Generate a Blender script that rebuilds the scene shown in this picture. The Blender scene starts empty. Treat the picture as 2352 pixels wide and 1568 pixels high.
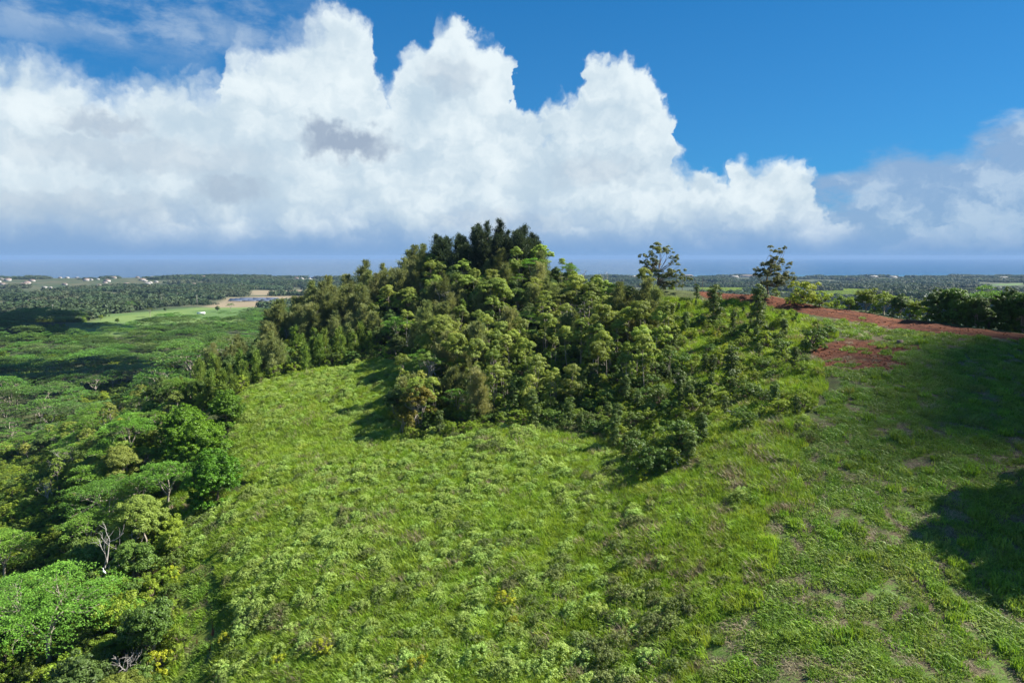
import bpy, math, random
import numpy as np

# ---------------------------------------------------------------- scene, camera, sky, sun, exposure
SC = bpy.context.scene
COL = SC.collection
CAMZ = 120.0                       # metres above the sea
FPX, CXP, CYP = 1568.0, 1176.0, 784.0   # focal length and centre, in pixels of a 2352 x 1568 print
PITCH = math.radians(7.1)

cam_d = bpy.data.cameras.new("camera")
cam = bpy.data.objects.new("camera", cam_d)
COL.objects.link(cam)
cam_d.sensor_width = 36.0
cam_d.lens = 36.0 * FPX / 2352.0
cam_d.clip_start = 0.5
cam_d.clip_end = 90000.0
cam.location = (0, 0, CAMZ)
cam.rotation_euler = (math.radians(90) - PITCH, 0, 0)
SC.camera = cam

SUN_AZ, SUN_EL = math.radians(80), math.radians(41)
sun_dir = np.array([math.sin(SUN_AZ) * math.cos(SUN_EL), math.cos(SUN_AZ) * math.cos(SUN_EL), math.sin(SUN_EL)])


def pix_dir(u, v):
    """direction of a print pixel from the camera (not normalised, forward part about 1)"""
    a, b = (u - CXP) / FPX, (v - CYP) / FPX
    c, s = math.cos(PITCH), math.sin(PITCH)
    return np.array([a, c - s * b, -s - c * b])


def az_el(u, v):
    d = pix_dir(u, v)
    return math.degrees(math.atan2(d[0], d[1])), math.degrees(math.atan2(d[2], math.hypot(d[0], d[1])))


class NT:
    """small helper for writing node trees"""
    def __init__(self, tree):
        self.t = tree

    def n(self, typ, **kw):
        nd = self.t.nodes.new(typ)
        for k, v in kw.items():
            setattr(nd, k, v)
        return nd

    def _in(self, sock, val):
        if hasattr(val, "bl_idname") or isinstance(val, bpy.types.NodeSocket):
            self.t.links.new(val, sock)
        elif val is not None:
            sock.default_value = val

    def m(self, op, a, b=None, c=None, clamp=False):
        nd = self.n("ShaderNodeMath", operation=op, use_clamp=clamp)
        for i, x in enumerate((a, b, c)):
            if x is not None:
                self._in(nd.inputs[i], x)
        return nd.outputs[0]

    def vm(self, op, a, b=None, scale=None):
        nd = self.n("ShaderNodeVectorMath", operation=op)
        self._in(nd.inputs[0], a)
        if b is not None:
            self._in(nd.inputs[1], b)
        if scale is not None:
            self._in(nd.inputs[3], scale)
        return nd.outputs[1] if op in ("LENGTH", "DOT_PRODUCT", "DISTANCE") else nd.outputs[0]

    def sep(self, v):
        nd = self.n("ShaderNodeSeparateXYZ")
        self._in(nd.inputs[0], v)
        return nd.outputs

    def comb(self, x, y, z=0.0):
        nd = self.n("ShaderNodeCombineXYZ")
        for i, q in enumerate((x, y, z)):
            self._in(nd.inputs[i], q)
        return nd.outputs[0]

    def ramp(self, x, a, b, lo=0.0, hi=1.0, smooth=True):
        nd = self.n("ShaderNodeMapRange", interpolation_type='SMOOTHSTEP' if smooth else 'LINEAR')
        self._in(nd.inputs[0], x)
        for i, q in enumerate((a, b, lo, hi)):
            self._in(nd.inputs[1 + i], q)
        return nd.outputs[0]

    def noise(self, vec, scale, detail=4.0, rough=0.5, dist=0.0, col=False, lac=2.0, dim='2D'):
        nd = self.n("ShaderNodeTexNoise", noise_dimensions=dim)
        if vec is not None:
            self._in(nd.inputs["Vector"], vec)
        nd.inputs["Scale"].default_value = scale
        nd.inputs["Detail"].default_value = detail
        nd.inputs["Roughness"].default_value = rough
        nd.inputs["Lacunarity"].default_value = lac
        nd.inputs["Distortion"].default_value = dist
        return nd.outputs[1] if col else nd.outputs[0]

    def voro(self, vec, scale, detail=0.0, rough=0.5, smooth=0.3):
        nd = self.n("ShaderNodeTexVoronoi", feature='F1', voronoi_dimensions='2D')
        self._in(nd.inputs["Vector"], vec)
        nd.inputs["Scale"].default_value = scale
        nd.inputs["Detail"].default_value = detail
        nd.inputs["Roughness"].default_value = rough
        return nd.outputs[0]

    def mix(self, f, a, b, blend='MIX'):
        nd = self.n("ShaderNodeMix", data_type='RGBA', blend_type=blend)
        self._in(nd.inputs[0], f)
        for i, x in ((6, a), (7, b)):
            self._in(nd.inputs[i], tuple(x) + (1.0,) if isinstance(x, (tuple, list)) and len(x) == 3 else x)
        return nd.outputs[2]


# outline of the cumulus tops, in pixels of the print
TOPS = [(-250, 70), (0, 62), (60, 60), (110, 75), (160, 100), (205, 128), (260, 140), (300, 128), (350, 115), (420, 122), (470, 140),
        (508, 152), (515, 62), (540, 42), (590, 50), (615, 58), (640, 30), (665, 0), (700, -30), (780, -45), (830, -10), (862, 40),
        (872, 130), (888, 175), (905, 140), (915, 110), (935, 70), (980, 66), (992, 40), (1000, 5), (1040, -8), (1075, 10),
        (1085, 60), (1130, 62), (1165, 85), (1180, 130), (1185, 200), (1205, 240), (1235, 240), (1245, 215), (1320, 192),
        (1338, 150), (1345, 110), (1375, 95), (1400, 105), (1440, 93), (1475, 112), (1500, 118), (1512, 170), (1535, 210),
        (1548, 240), (1550, 310), (1570, 325), (1600, 355), (1640, 372), (1686, 370), (1692, 330), (1715, 315),
        (1740, 335), (1790, 335), (1840, 322), (1862, 345), (1868, 400), (1890, 430), (1930, 470), (2050, 520), (2600, 545)]
AZ0, AZ1, EL1 = -42.0, 36.0, 26.0


def make_world():
    w = bpy.data.worlds.new("World")
    SC.world = w
    w.use_nodes = True
    w.node_tree.nodes.clear()
    T = NT(w.node_tree)
    out = T.n("ShaderNodeOutputWorld")
    bg = T.n("ShaderNodeBackground")
    bg.inputs[1].default_value = 0.05
    T.t.links.new(bg.outputs[0], out.inputs[0])
    sky = T.n("ShaderNodeTexSky", sky_type='NISHITA', sun_disc=False, sun_elevation=SUN_EL, sun_rotation=SUN_AZ,
              altitude=100.0, air_density=1.0, dust_density=0.4, ozone_density=3.0)
    tc = T.n("ShaderNodeTexCoord").outputs["Generated"]
    x, y, z = T.sep(tc)
    az = T.m('MULTIPLY', T.m('ARCTAN2', x, y), 180 / math.pi)
    el = T.m('MULTIPLY', T.m('ARCSINE', z), 180 / math.pi)
    P = T.comb(az, el, 0.0)

    def prof(a):
        nd = T.n("ShaderNodeFloatCurve")
        c = nd.mapping.curves[0]
        pts = []
        for (u, v) in TOPS:
            aa, ee = az_el(u, v)
            pts.append(((aa - AZ0) / (AZ1 - AZ0), max(0.0, ee) / EL1))
        pts = [q for q in pts if 0.0 < q[0] < 1.0]
        pts = [(0.0, pts[0][1])] + pts + [(1.0, pts[-1][1])]
        c.points[0].location = pts[0]
        c.points[1].location = pts[-1]
        for q in pts[1:-1]:
            c.points.new(*q)
        for q in c.points:
            q.handle_type = 'VECTOR'
        nd.mapping.update()
        T._in(nd.inputs[1], T.ramp(a, AZ0, AZ1, smooth=False))
        return T.m('MULTIPLY', nd.outputs[0], EL1)

    half = (0.5, 0.5, 0.5)
    n1 = T.vm('SUBTRACT', T.noise(P, 0.22, 2.0, 0.5, col=True), half)
    n2 = T.vm('SUBTRACT', T.noise(P, 0.9, 3.0, 0.55, col=True), half)
    wx1, wy1, wz1 = T.sep(n1)
    wx2, wy2, wz2 = T.sep(n2)
    qx = T.m('ADD', az, T.m('ADD', T.m('MULTIPLY', wx1, 1.6), T.m('MULTIPLY', wx2, 1.5)))
    qy = T.m('ADD', el, T.m('ADD', T.m('MULTIPLY', wy1, 1.2), T.m('MULTIPLY', wy2, 1.5)))
    Q = T.comb(qx, qy, 0.0)
    top = prof(qx)
    # rounded bumps that swell outwards, read here and a step towards the sun to tell lit sides from shaded ones
    def bumps(vec):
        a = T.voro(vec, 0.36, 1.5, 0.45)
        b = T.voro(vec, 1.15, 1.0, 0.45)
        return T.m('ADD', T.m('MULTIPLY', a, -1.0), T.m('MULTIPLY', b, -0.36))
    b0 = bumps(Q)
    b1 = bumps(T.vm('ADD', Q, (0.5, 0.45, 0.0)))
    d = T.m('SUBTRACT', top, qy)
    d = T.m('ADD', d, T.m('MULTIPLY', T.m('ADD', b0, 0.55), 1.5))
    # edge: crisp on the sunny towers, loose elsewhere
    wid = T.ramp(az, -32, 3, 3.4, 1.5)
    wid = T.m('ADD', wid, T.ramp(wz1, 0.02, 0.2, 0.0, 1.6))
    mask = T.ramp(d, 0.0, wid)
    relief = T.m('SUBTRACT', b0, b1)                                # > 0: faces the sun
    big = T.noise(P, 0.11, 3.0, 0.5)
    mid = T.noise(T.vm('MULTIPLY', Q, (0.8, 1.25, 1.0)), 0.27, 5.0, 0.55)
    inner = T.ramp(d, 0.0, 6.0, 1.0, 0.0)                           # bright rims near the tops
    rag = T.m('MULTIPLY', relief, T.ramp(az, -30, 8, 0.18, 0.32))
    rag = T.m('ADD', rag, T.m('MULTIPLY', T.m('SUBTRACT', big, 0.5), 1.1))
    rag = T.m('ADD', rag, T.m('MULTIPLY', T.m('SUBTRACT', mid, 0.5), 1.5))
    rag = T.m('ADD', rag, T.m('MULTIPLY', inner, 0.22))
    rag = T.m('ADD', rag, T.ramp(el, 3.0, 12.0, -0.16, 0.08, smooth=False))
    rag = T.m('ADD', rag, T.ramp(az, -34, 4, 0.05, 0.07))
    body = T.mix(T.ramp(rag, -0.46, 0.66), (5.3, 6.7, 7.85), (8.35, 9.3, 9.75))
    # small dark scraps of cloud in front
    wv = T.comb(T.m('ADD', az, T.m('ADD', T.m('MULTIPLY', wx1, 2.2), T.m('MULTIPLY', wx2, 2.6))),
                T.m('ADD', el, T.m('ADD', T.m('MULTIPLY', wy1, 1.6), T.m('MULTIPLY', wy2, 2.2))), 0.0)
    scr = None
    for (u, v, ru, rv, st) in [(800, 330, 95, 34, 0.95), (750, 312, 40, 34, 0.9), (235, 285, 75, 28, 0.5), (520, 435, 70, 36, 0.5),
                           (1040, 180, 70, 40, 0.3), (330, 360, 230, 40, 0.3), (1370, 395, 110, 36, 0.3), (1150, 515, 160, 30, 0.3), (150, 480, 260, 40, 0.3)]:
        a, e = az_el(u, v)
        k = 1568.0 / 57.2958
        dv = T.vm('MULTIPLY', T.vm('SUBTRACT', wv, (a, e, 0)), (k / ru, k / rv, 0))
        dd = T.ramp(T.vm('LENGTH', dv), 1.45, 0.35, 0.0, st)
        scr = dd if scr is None else T.m('MAXIMUM', scr, dd)
    body = T.mix(scr, body, (3.4, 4.3, 5.6))
    # the grey-blue air under the cloud base, down to the sea
    low = T.ramp(T.m('ADD', el, T.m('MULTIPLY', T.m('SUBTRACT', mid, 0.5), 4.5)), 4.4, -0.4)
    body = T.mix(low, body, (2.6, 4.25, 6.7))
    # clear sky
    blue = T.mix(1.0, sky.outputs[0], (0.20, 0.80, 1.25), blend='MULTIPLY')
    blue = T.mix(0.55, blue, T.mix(T.ramp(el, 0.0, 22.0, smooth=False), (0.80, 3.1, 6.6), (0.16, 1.85, 5.0)))
    # thin veils: loose lavender cloud towards +X, a faint veil high towards -X
    vn = T.noise(T.vm('MULTIPLY', P, (0.6, 1.3, 1.0)), 0.22, 6.0, 0.6)
    vtop = T.m('ADD', T.ramp(az, 14, 38, 4.6, 9.4), T.m('MULTIPLY', T.m('SUBTRACT', vn, 0.5), 9.0))
    vr = T.m('MULTIPLY', T.ramp(T.m('SUBTRACT', vtop, el), 0.0, 3.0), T.ramp(az, 12, 22, 0.0, 0.88))
    vt = T.m('MULTIPLY', T.ramp(vn, 0.38, 0.64, 0.0, 0.6), T.m('MULTIPLY', T.ramp(az, -12, -22), T.ramp(el, 12.0, 16.0)))
    vcol = T.mix(T.ramp(mid, 0.42, 0.66), (2.9, 4.4, 6.6), (5.0, 6.3, 7.8))
    skyc = T.mix(T.m('MAXIMUM', vr, vt), blue, vcol)
    res = T.mix(mask, skyc, body)
    # low band over the sea
    band = T.ramp(el, 2.8, -0.4)
    res = T.mix(T.m('MULTIPLY', band, 0.85), res, T.mix(T.ramp(az, -30, 25), (2.15, 3.85, 6.6), (1.85, 3.65, 6.6)))
    res = T.mix(T.ramp(el, -1.0, -12.0), res, (1.2, 1.9, 2.6))
    res = T.mix(1.0, res, (0.76, 0.76, 0.76), blend='MULTIPLY')
    T.t.links.new(res, bg.inputs[0])
    w.cycles.sampling_method = 'MANUAL'
    w.cycles.sample_map_resolution = 256
    return w


make_world()
sun_l = bpy.data.lights.new("sun", 'SUN')
sun_l.energy = 5.0
sun_l.angle = math.radians(0.53)
sun_l.color = (1.0, 0.95, 0.86)
sun_o = bpy.data.objects.new("sun", sun_l)
COL.objects.link(sun_o)
sun_o.rotation_euler = (math.radians(90) - SUN_EL, 0, math.pi - SUN_AZ)
SC.view_settings.view_transform = 'Standard'
SC.view_settings.look = 'None'
SC.view_settings.exposure = 1.4
SC.view_settings.gamma = 1.0
SC.view_settings.use_curve_mapping = False

# ---------------------------------------------------------------- the lie of the land
def vhash(ix, iy, seed):
    h = (ix.astype(np.int64) * 374761393 + iy.astype(np.int64) * 668265263 + seed * 1442695041) & 0xffffffff
    h = ((h ^ (h >> 13)) * 1274126177) & 0xffffffff
    return ((h ^ (h >> 16)) & 0xffff) / 65535.0


def vnoise(x, y, seed=0):
    ix, iy = np.floor(x), np.floor(y)
    fx, fy = x - ix, y - iy
    fx, fy = fx * fx * (3 - 2 * fx), fy * fy * (3 - 2 * fy)
    a, b = vhash(ix, iy, seed), vhash(ix + 1, iy, seed)
    c, d = vhash(ix, iy + 1, seed), vhash(ix + 1, iy + 1, seed)
    return (a * (1 - fx) + b * fx) * (1 - fy) + (c * (1 - fx) + d * fx) * fy - 0.5


def fbm(x, y, seed=0, octaves=4):
    x, y = np.asarray(x, float), np.asarray(y, float)
    s, a = 0.0, 1.0
    for o in range(octaves):
        s = s + a * vnoise(x * 2 ** o + 17.3 * o, y * 2 ** o - 9.1 * o, seed + o)
        a *= 0.5
    return s


def smooth(x, a, b):
    t = np.clip((np.asarray(x, float) - a) / (b - a), 0, 1)
    return t * t * (3 - 2 * t)


# surveyed spots: print pixel and distance ahead in metres
SPOTS = [
    (1176, 1568, 50), (1176, 1300, 66), (1176, 1100, 85), (1176, 1000, 99),
    (900, 1568, 53), (900, 1200, 79), (900, 1010, 104), (900, 850, 137),
    (700, 1568, 56), (700, 1300, 72), (700, 1100, 92), (700, 950, 120), (640, 870, 140),
    (450, 1568, 61), (450, 1300, 78), (480, 1150, 94), (520, 960, 124),
    (100, 1568, 68), (100, 1350, 90), (200, 1200, 108), (330, 1050, 122),
    (1450, 1568, 47), (1450, 1200, 69), (1450, 1030, 90),
    (1600, 1568, 44), (1600, 1200, 64), (1620, 1000, 84), (1650, 850, 110), (1640, 720, 138), (1640, 672, 150),
    (1900, 1568, 41), (1900, 1200, 59), (1900, 1000, 76), (1900, 850, 98), (1900, 740, 124), (1890, 704, 134), (1750, 680, 146),
    (2352, 1568, 39), (2352, 1200, 56), (2352, 950, 76), (2352, 800, 100), (2300, 768, 107), (2100, 735, 122),
    # the hill, under its trees
    (1250, 930, 116), (1420, 860, 120), (1000, 850, 130), (1500, 680, 148), (1540, 668, 152),
    (1100, 740, 152), (1300, 740, 150), (1170, 596, 186), (1060, 600, 186), (1280, 632, 178), (1400, 668, 166),
    (950, 665, 186), (830, 700, 190), (960, 760, 158), (780, 790, 165), (700, 745, 196), (600, 790, 190), (480, 860, 175), (370, 930, 160),
]
# further spots: x, y, height relative to the camera
SPOTS_XY = [
    (30, -25, -30), (-30, -25, -44), (90, -20, -24), (-90, -10, -56), (70, 30, -22), (110, 60, -15), (140, 100, -16), (100, 85, -13.5),
    (140, 150, -40), (105, 130, -21), (80, 150, -18), (60, 175, -22), (95, 200, -48), (40, 215, -36),
    (0, 215, -14), (-20, 250, -45), (20, 195, -12), (-60, 230, -30), (-100, 215, -40), (-70, 260, -54),
    (-110, 110, -54), (-130, 160, -58), (-90, 70, -52), (-150, 60, -60), (-95, 165, -44), (-150, 220, -64), (160, 220, -66), (180, 60, -30),
    (60, 260, -64), (-10, 290, -64), (-120, 300, -67), (140, 300, -70), (0, -80, -44), (200, 0, -34), (-200, 0, -62),
]


def _spot_table():
    P = []
    for (u, v, Y) in SPOTS:
        d = pix_dir(u, v)
        P.append((d[0] / d[1] * Y, Y, d[2] / d[1] * Y))
    return np.array(P + SPOTS_XY, float)


ST = _spot_table()


def _tps(r2):
    return 0.5 * r2 * np.log(r2 + 1e-9)


def _fit():
    n = len(ST)
    X = ST[:, :2] / 100.0
    K = _tps(((X[:, None] - X[None]) ** 2).sum(-1)) + np.eye(n) * 2e-4
    Pm = np.c_[np.ones(n), X]
    A = np.zeros((n + 3, n + 3))
    A[:n, :n], A[:n, n:], A[n:, :n] = K, Pm, Pm.T
    return np.linalg.solve(A, np.r_[ST[:, 2], 0, 0, 0])


WTS = _fit()


def coast_y(x):
    x = np.asarray(x, float)
    return 3900 + 0.06 * x + 160 * fbm(x / 900.0, x * 0 + 3.3, 5, 3) - 850 * smooth(-x, 100, 1300)


def height(x, y):
    """ground height above the sea"""
    x, y = np.asarray(x, float), np.asarray(y, float)
    shp = np.broadcast(x, y).shape
    x, y = np.broadcast_to(x, shp).ravel(), np.broadcast_to(y, shp).ravel()
    z = np.empty(x.size)
    n = len(ST)
    for i in range(0, x.size, 40000):
        X = np.c_[x[i:i + 40000], y[i:i + 40000]] / 100.0
        r2 = ((X[:, None, :] - ST[None, :, :2] / 100.0) ** 2).sum(-1)
        z[i:i + 40000] = _tps(r2) @ WTS[:n] + WTS[n] + X @ WTS[n + 1:]
    r = np.hypot(x, y - 60)
    z = np.clip(z, -75, 6)
    z = z + fbm(x / 9.0, y / 9.0, 11, 3) * 0.7 * smooth(r, 0, 60)
    far = -68 - 10 * smooth(r, 400, 1200) - 26 * smooth(r, 1000, 3400) - 12 * smooth(y, 3200, 4200) + 9 * fbm(x / 260.0, y / 260.0, 3, 3) * (1 - smooth(r, 2500, 4000) * 0.7)
    # the rise with the town near the coast
    far = far + 17 * np.exp(-((x + 1400) / 900) ** 2 - ((y - 2650) / 420) ** 2) + 6 * np.exp(-((x + 2300) / 700) ** 2 - ((y - 2500) / 400) ** 2)
    # a wooded rise across the valley
    far = far + 14 * np.exp(-((x + 420) / 150) ** 2 - ((y - 560) / 110) ** 2)
    k = smooth(r, 190, 330)
    z = z * (1 - k) + far * k
    zz = CAMZ + z
    c = smooth(y - coast_y(x), -120, 60)
    zz = zz * (1 - c) + (-8) * c
    return zz.reshape(shp)


def ground(u, v, far=9000.0):
    """the point of the ground that a print pixel shows (bare ground, no plants)"""
    d = pix_dir(u, v)
    d = d / math.hypot(d[0], d[1])
    t = np.concatenate([np.arange(25, 260, 0.4), np.geomspace(260, far, 1500)])
    g = CAMZ + d[2] * t - height(d[0] * t, d[1] * t)
    i = np.nonzero(g < 0)[0]
    if not len(i):
        return np.array([d[0] * far, d[1] * far, 0.0])
    i = i[0]
    if i == 0:
        tt = t[0]
    else:
        tt = t[i - 1] + (t[i] - t[i - 1]) * g[i - 1] / (g[i - 1] - g[i])
    return np.array([d[0] * tt, d[1] * tt, float(height(d[0] * tt, d[1] * tt))])


def inside(poly, x, y):
    poly = np.asarray(poly, float)
    x, y = np.asarray(x, float), np.asarray(y, float)
    r = np.zeros(x.shape, bool)
    j = len(poly) - 1
    for i in range(len(poly)):
        xi, yi, xj, yj = poly[i, 0], poly[i, 1], poly[j, 0], poly[j, 1]
        c = ((yi > y) != (yj > y)) & (x < (xj - xi) * (y - yi) / (yj - yi + 1e-12) + xi)
        r ^= c
        j = i
    return r


def area(pix):
    """a patch of ground, from print pixels to a world polygon"""
    return np.array([ground(u, v)[:2] for (u, v) in pix])


def line_dist(pts, x, y):
    pts = np.asarray(pts, float)
    x, y = np.asarray(x, float), np.asarray(y, float)
    best = np.full(x.shape, 1e9)
    for (x0, y0), (x1, y1) in zip(pts[:-1, :2], pts[1:, :2]):
        dx, dy = x1 - x0, y1 - y0
        t = np.clip(((x - x0) * dx + (y - y0) * dy) / (dx * dx + dy * dy + 1e-9), 0, 1)
        best = np.minimum(best, np.hypot(x - x0 - t * dx, y - y0 - t * dy))
    return best

# ---------------------------------------------------------------- mesh and material helpers
def mesh_np(name, verts, faces, mat=None, tint=None, smooth_shade=False):
    """faces: (n, k) index array; tint: per vertex value kept as the attribute 'tint'"""
    me = bpy.data.meshes.new(name)
    verts = np.asarray(verts, np.float32)
    fl = faces if isinstance(faces, list) else [faces]
    fl = [np.asarray(f, np.int32) for f in fl if len(f)]
    me.vertices.add(len(verts))
    me.vertices.foreach_set("co", verts.ravel())
    nl = sum(f.size for f in fl)
    nf = sum(len(f) for f in fl)
    me.loops.add(nl)
    me.loops.foreach_set("vertex_index", np.concatenate([f.ravel() for f in fl]))
    me.polygons.add(nf)
    tot = np.concatenate([np.full(len(f), f.shape[1], np.int32) for f in fl])
    me.polygons.foreach_set("loop_start", np.r_[0, np.cumsum(tot)[:-1]].astype(np.int32))
    me.polygons.foreach_set("loop_total", tot)
    if smooth_shade:
        me.polygons.foreach_set("use_smooth", np.ones(nf, bool))
    if tint is not None:
        at = me.attributes.new("tint", 'FLOAT', 'POINT')
        at.data.foreach_set("value", np.asarray(tint, np.float32))
    me.update(calc_edges=True)
    if mat is not None:
        me.materials.append(mat)
    return me


def link(name, data, parent=None, loc=None, rz=0.0, scale=None, label=None, cat=None, group=None, kind=None):
    o = bpy.data.objects.new(name, data)
    COL.objects.link(o)
    if parent is not None:
        o.parent = parent
    if loc is not None:
        o.location = loc
    if rz:
        o.rotation_euler = (0, 0, rz)
    if scale is not None:
        o.scale = scale if hasattr(scale, "__len__") else (scale,) * 3
    for k, v in (("label", label), ("category", cat), ("group", group), ("kind", kind)):
        if v:
            o[k] = v
    return o


def new_mat(name):
    m = bpy.data.materials.new(name)
    m.use_nodes = True
    m.node_tree.nodes.clear()
    T = NT(m.node_tree)
    out = T.n("ShaderNodeOutputMaterial")
    return m, T, out


def plain_mat(name, col, rough=0.8, spec=0.3, vary=0.25, scale=3.0, metallic=0.0):
    m, T, out = new_mat(name)
    b = T.n("ShaderNodeBsdfPrincipled")
    tc = T.n("ShaderNodeTexCoord").outputs["Object"]
    f = T.noise(tc, scale, 5.0, 0.6, dim='3D')
    lo = tuple(c * (1 - vary) for c in col)
    hi = tuple(min(1, c * (1 + vary)) for c in col)
    T.t.links.new(T.mix(f, lo, hi), b.inputs["Base Color"])
    b.inputs["Roughness"].default_value = rough
    b.inputs["Specular IOR Level"].default_value = spec
    b.inputs["Metallic"].default_value = metallic
    T.t.links.new(b.outputs[0], out.inputs[0])
    return m


def leaf_mat(name, dark, light, alt=None, trans=0.32, gloss=0.25, vary=0.22, rough=0.5):
    """foliage: each leaf has its own tint, each plant leans to its own shade"""
    m, T, out = new_mat(name)
    at = T.n("ShaderNodeAttribute", attribute_name="tint").outputs["Fac"]
    rnd = T.n("ShaderNodeObjectInfo").outputs["Random"]
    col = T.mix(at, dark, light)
    if alt is not None:
        r2 = T.m('FRACT', T.m('MULTIPLY', rnd, 7.31))
        col = T.mix(T.m('MULTIPLY', T.ramp(r2, 0.35, 1.0, smooth=False), 0.8), col, alt)
    v = T.ramp(rnd, 0.0, 1.0, 1 - vary, 1 + vary, smooth=False)
    hs = T.n("ShaderNodeHueSaturation")
    T._in(hs.inputs["Value"], v)
    T._in(hs.inputs["Hue"], T.ramp(T.m('FRACT', T.m('MULTIPLY', rnd, 3.7)), 0, 1, 0.487, 0.513, smooth=False))
    T._in(hs.inputs["Color"], col)
    col = hs.outputs[0]
    b = T.n("ShaderNodeBsdfPrincipled")
    T.t.links.new(col, b.inputs["Base Color"])
    b.inputs["Roughness"].default_value = rough
    b.inputs["Specular IOR Level"].default_value = gloss
    tr = T.n("ShaderNodeBsdfTranslucent")
    T.t.links.new(T.mix(1.0, col, (1.25, 1.15, 0.55), blend='MULTIPLY'), tr.inputs[0])
    mx = T.n("ShaderNodeMixShader")
    mx.inputs[0].default_value = trans
    T.t.links.new(b.outputs[0], mx.inputs[1])
    T.t.links.new(tr.outputs[0], mx.inputs[2])
    T.t.links.new(mx.outputs[0], out.inputs[0])
    return m


M = {}
M['bark_pale'] = plain_mat("bark_pale", (0.31, 0.27, 0.215), 0.85, 0.2, 0.35, 2.5)
M['bark_brown'] = plain_mat("bark_brown", (0.16, 0.12, 0.09), 0.9, 0.2, 0.35, 2.5)
M['bark_grey'] = plain_mat("bark_grey", (0.27, 0.235, 0.195), 0.9, 0.2, 0.35, 2.5)
M['dead_wood'] = plain_mat("dead_wood", (0.36, 0.335, 0.31), 0.9, 0.2, 0.25, 2.5)
M['gum'] = leaf_mat("leaf_gum", (0.072, 0.126, 0.022), (0.300, 0.395, 0.070), (0.255, 0.290, 0.064), 0.36, 0.25, 0.30)
M['iron'] = leaf_mat("leaf_ironwood", (0.085, 0.122, 0.048), (0.275, 0.330, 0.122), (0.275, 0.290, 0.128), 0.32, 0.1)
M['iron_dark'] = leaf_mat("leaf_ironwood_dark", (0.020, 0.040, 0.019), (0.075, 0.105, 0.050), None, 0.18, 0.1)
M['plume'] = leaf_mat("leaf_plume", (0.090, 0.155, 0.030), (0.265, 0.380, 0.084), None, 0.34, 0.1)
M['flat'] = leaf_mat("leaf_albizia", (0.060, 0.150, 0.016), (0.200, 0.385, 0.046), (0.165, 0.280, 0.044), 0.36)
M['flat_far'] = leaf_mat("leaf_albizia_far", (0.045, 0.110, 0.018), (0.125, 0.255, 0.040), (0.110, 0.155, 0.046), 0.32, 0.25, 0.40)
M['mango'] = leaf_mat("leaf_mango", (0.016, 0.070, 0.003), (0.140, 0.290, 0.012), None, 0.24, 0.35, 0.08)
M['bush'] = leaf_mat("leaf_bush", (0.065, 0.120, 0.014), (0.260, 0.370, 0.040), (0.270, 0.345, 0.032), 0.36)
M['bush_dark'] = leaf_mat("leaf_bush_dark", (0.040, 0.088, 0.014), (0.160, 0.255, 0.040), None, 0.32, 0.35)
M['young'] = leaf_mat("leaf_young_tree", (0.040, 0.080, 0.018), (0.145, 0.215, 0.050), None, 0.30)
M['rust'] = leaf_mat("leaf_rust", (0.075, 0.080, 0.010), (0.230, 0.205, 0.028), None, 0.30)
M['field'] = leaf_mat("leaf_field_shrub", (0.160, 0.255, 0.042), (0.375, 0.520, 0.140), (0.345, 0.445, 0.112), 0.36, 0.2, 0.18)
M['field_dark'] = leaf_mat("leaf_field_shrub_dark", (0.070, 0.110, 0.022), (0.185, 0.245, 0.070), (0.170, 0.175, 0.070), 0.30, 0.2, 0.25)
M['lone'] = leaf_mat("leaf_lone_gum", (0.050, 0.072, 0.018), (0.190, 0.210, 0.058), None, 0.28, 0.25, 0.05)
M['yellow'] = leaf_mat("leaf_yellow", (0.16, 0.21, 0.012), (0.42, 0.45, 0.030), None, 0.34)
M['grass'] = leaf_mat("grass_tall", (0.115, 0.215, 0.016), (0.290, 0.450, 0.045), (0.295, 0.370, 0.058), 0.38, 0.2)
M['turf'] = leaf_mat("grass_mown", (0.095, 0.190, 0.016), (0.245, 0.410, 0.048), (0.235, 0.285, 0.080), 0.36, 0.2)
M['straw'] = leaf_mat("grass_straw", (0.15, 0.12, 0.07), (0.38, 0.32, 0.20), None, 0.2, 0.2)
M['far'] = leaf_mat("leaf_far", (0.022, 0.044, 0.020), (0.066, 0.104, 0.044), (0.080, 0.090, 0.048), 0.2, 0.1)


# ---------------------------------------------------------------- plant shapes
def unit(v):
    return v / (np.linalg.norm(v, axis=-1, keepdims=True) + 1e-9)


def leaf_geo(pos, nrm, size, rng, aspect=0.5, along=None):
    """one four-cornered leaf (or leaf spray) for each point"""
    n = len(pos)
    nrm = unit(nrm)
    r = rng.normal(size=(n, 3)) if along is None else along
    t = unit(r - (r * nrm).sum(1, keepdims=True) * nrm)
    b = np.cross(nrm, t)
    s = np.asarray(size).reshape(-1, 1) * np.ones((n, 1))
    fold = nrm * s * 0.12
    V = np.stack([pos - t * s, pos + b * s * aspect - fold, pos + t * s, pos - b * s * aspect - fold], 1).reshape(-1, 3)
    F = np.arange(4 * n).reshape(n, 4)
    return V, F


def crown_mesh(name, mat, pos, nrm, size, tint, rng, aspect=0.5, along=None):
    V, F = leaf_geo(pos, nrm, size, rng, aspect, along)
    return mesh_np(name, V, F, mat, np.repeat(np.clip(tint, 0, 1), 4))


def sphere_dirs(n, rng, low=-0.35):
    d = unit(rng.normal(size=(int(n * 2.2) + 8, 3)))
    d = d[d[:, 2] > low + rng.normal(size=len(d)) * 0.12]
    return d[:n]


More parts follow.
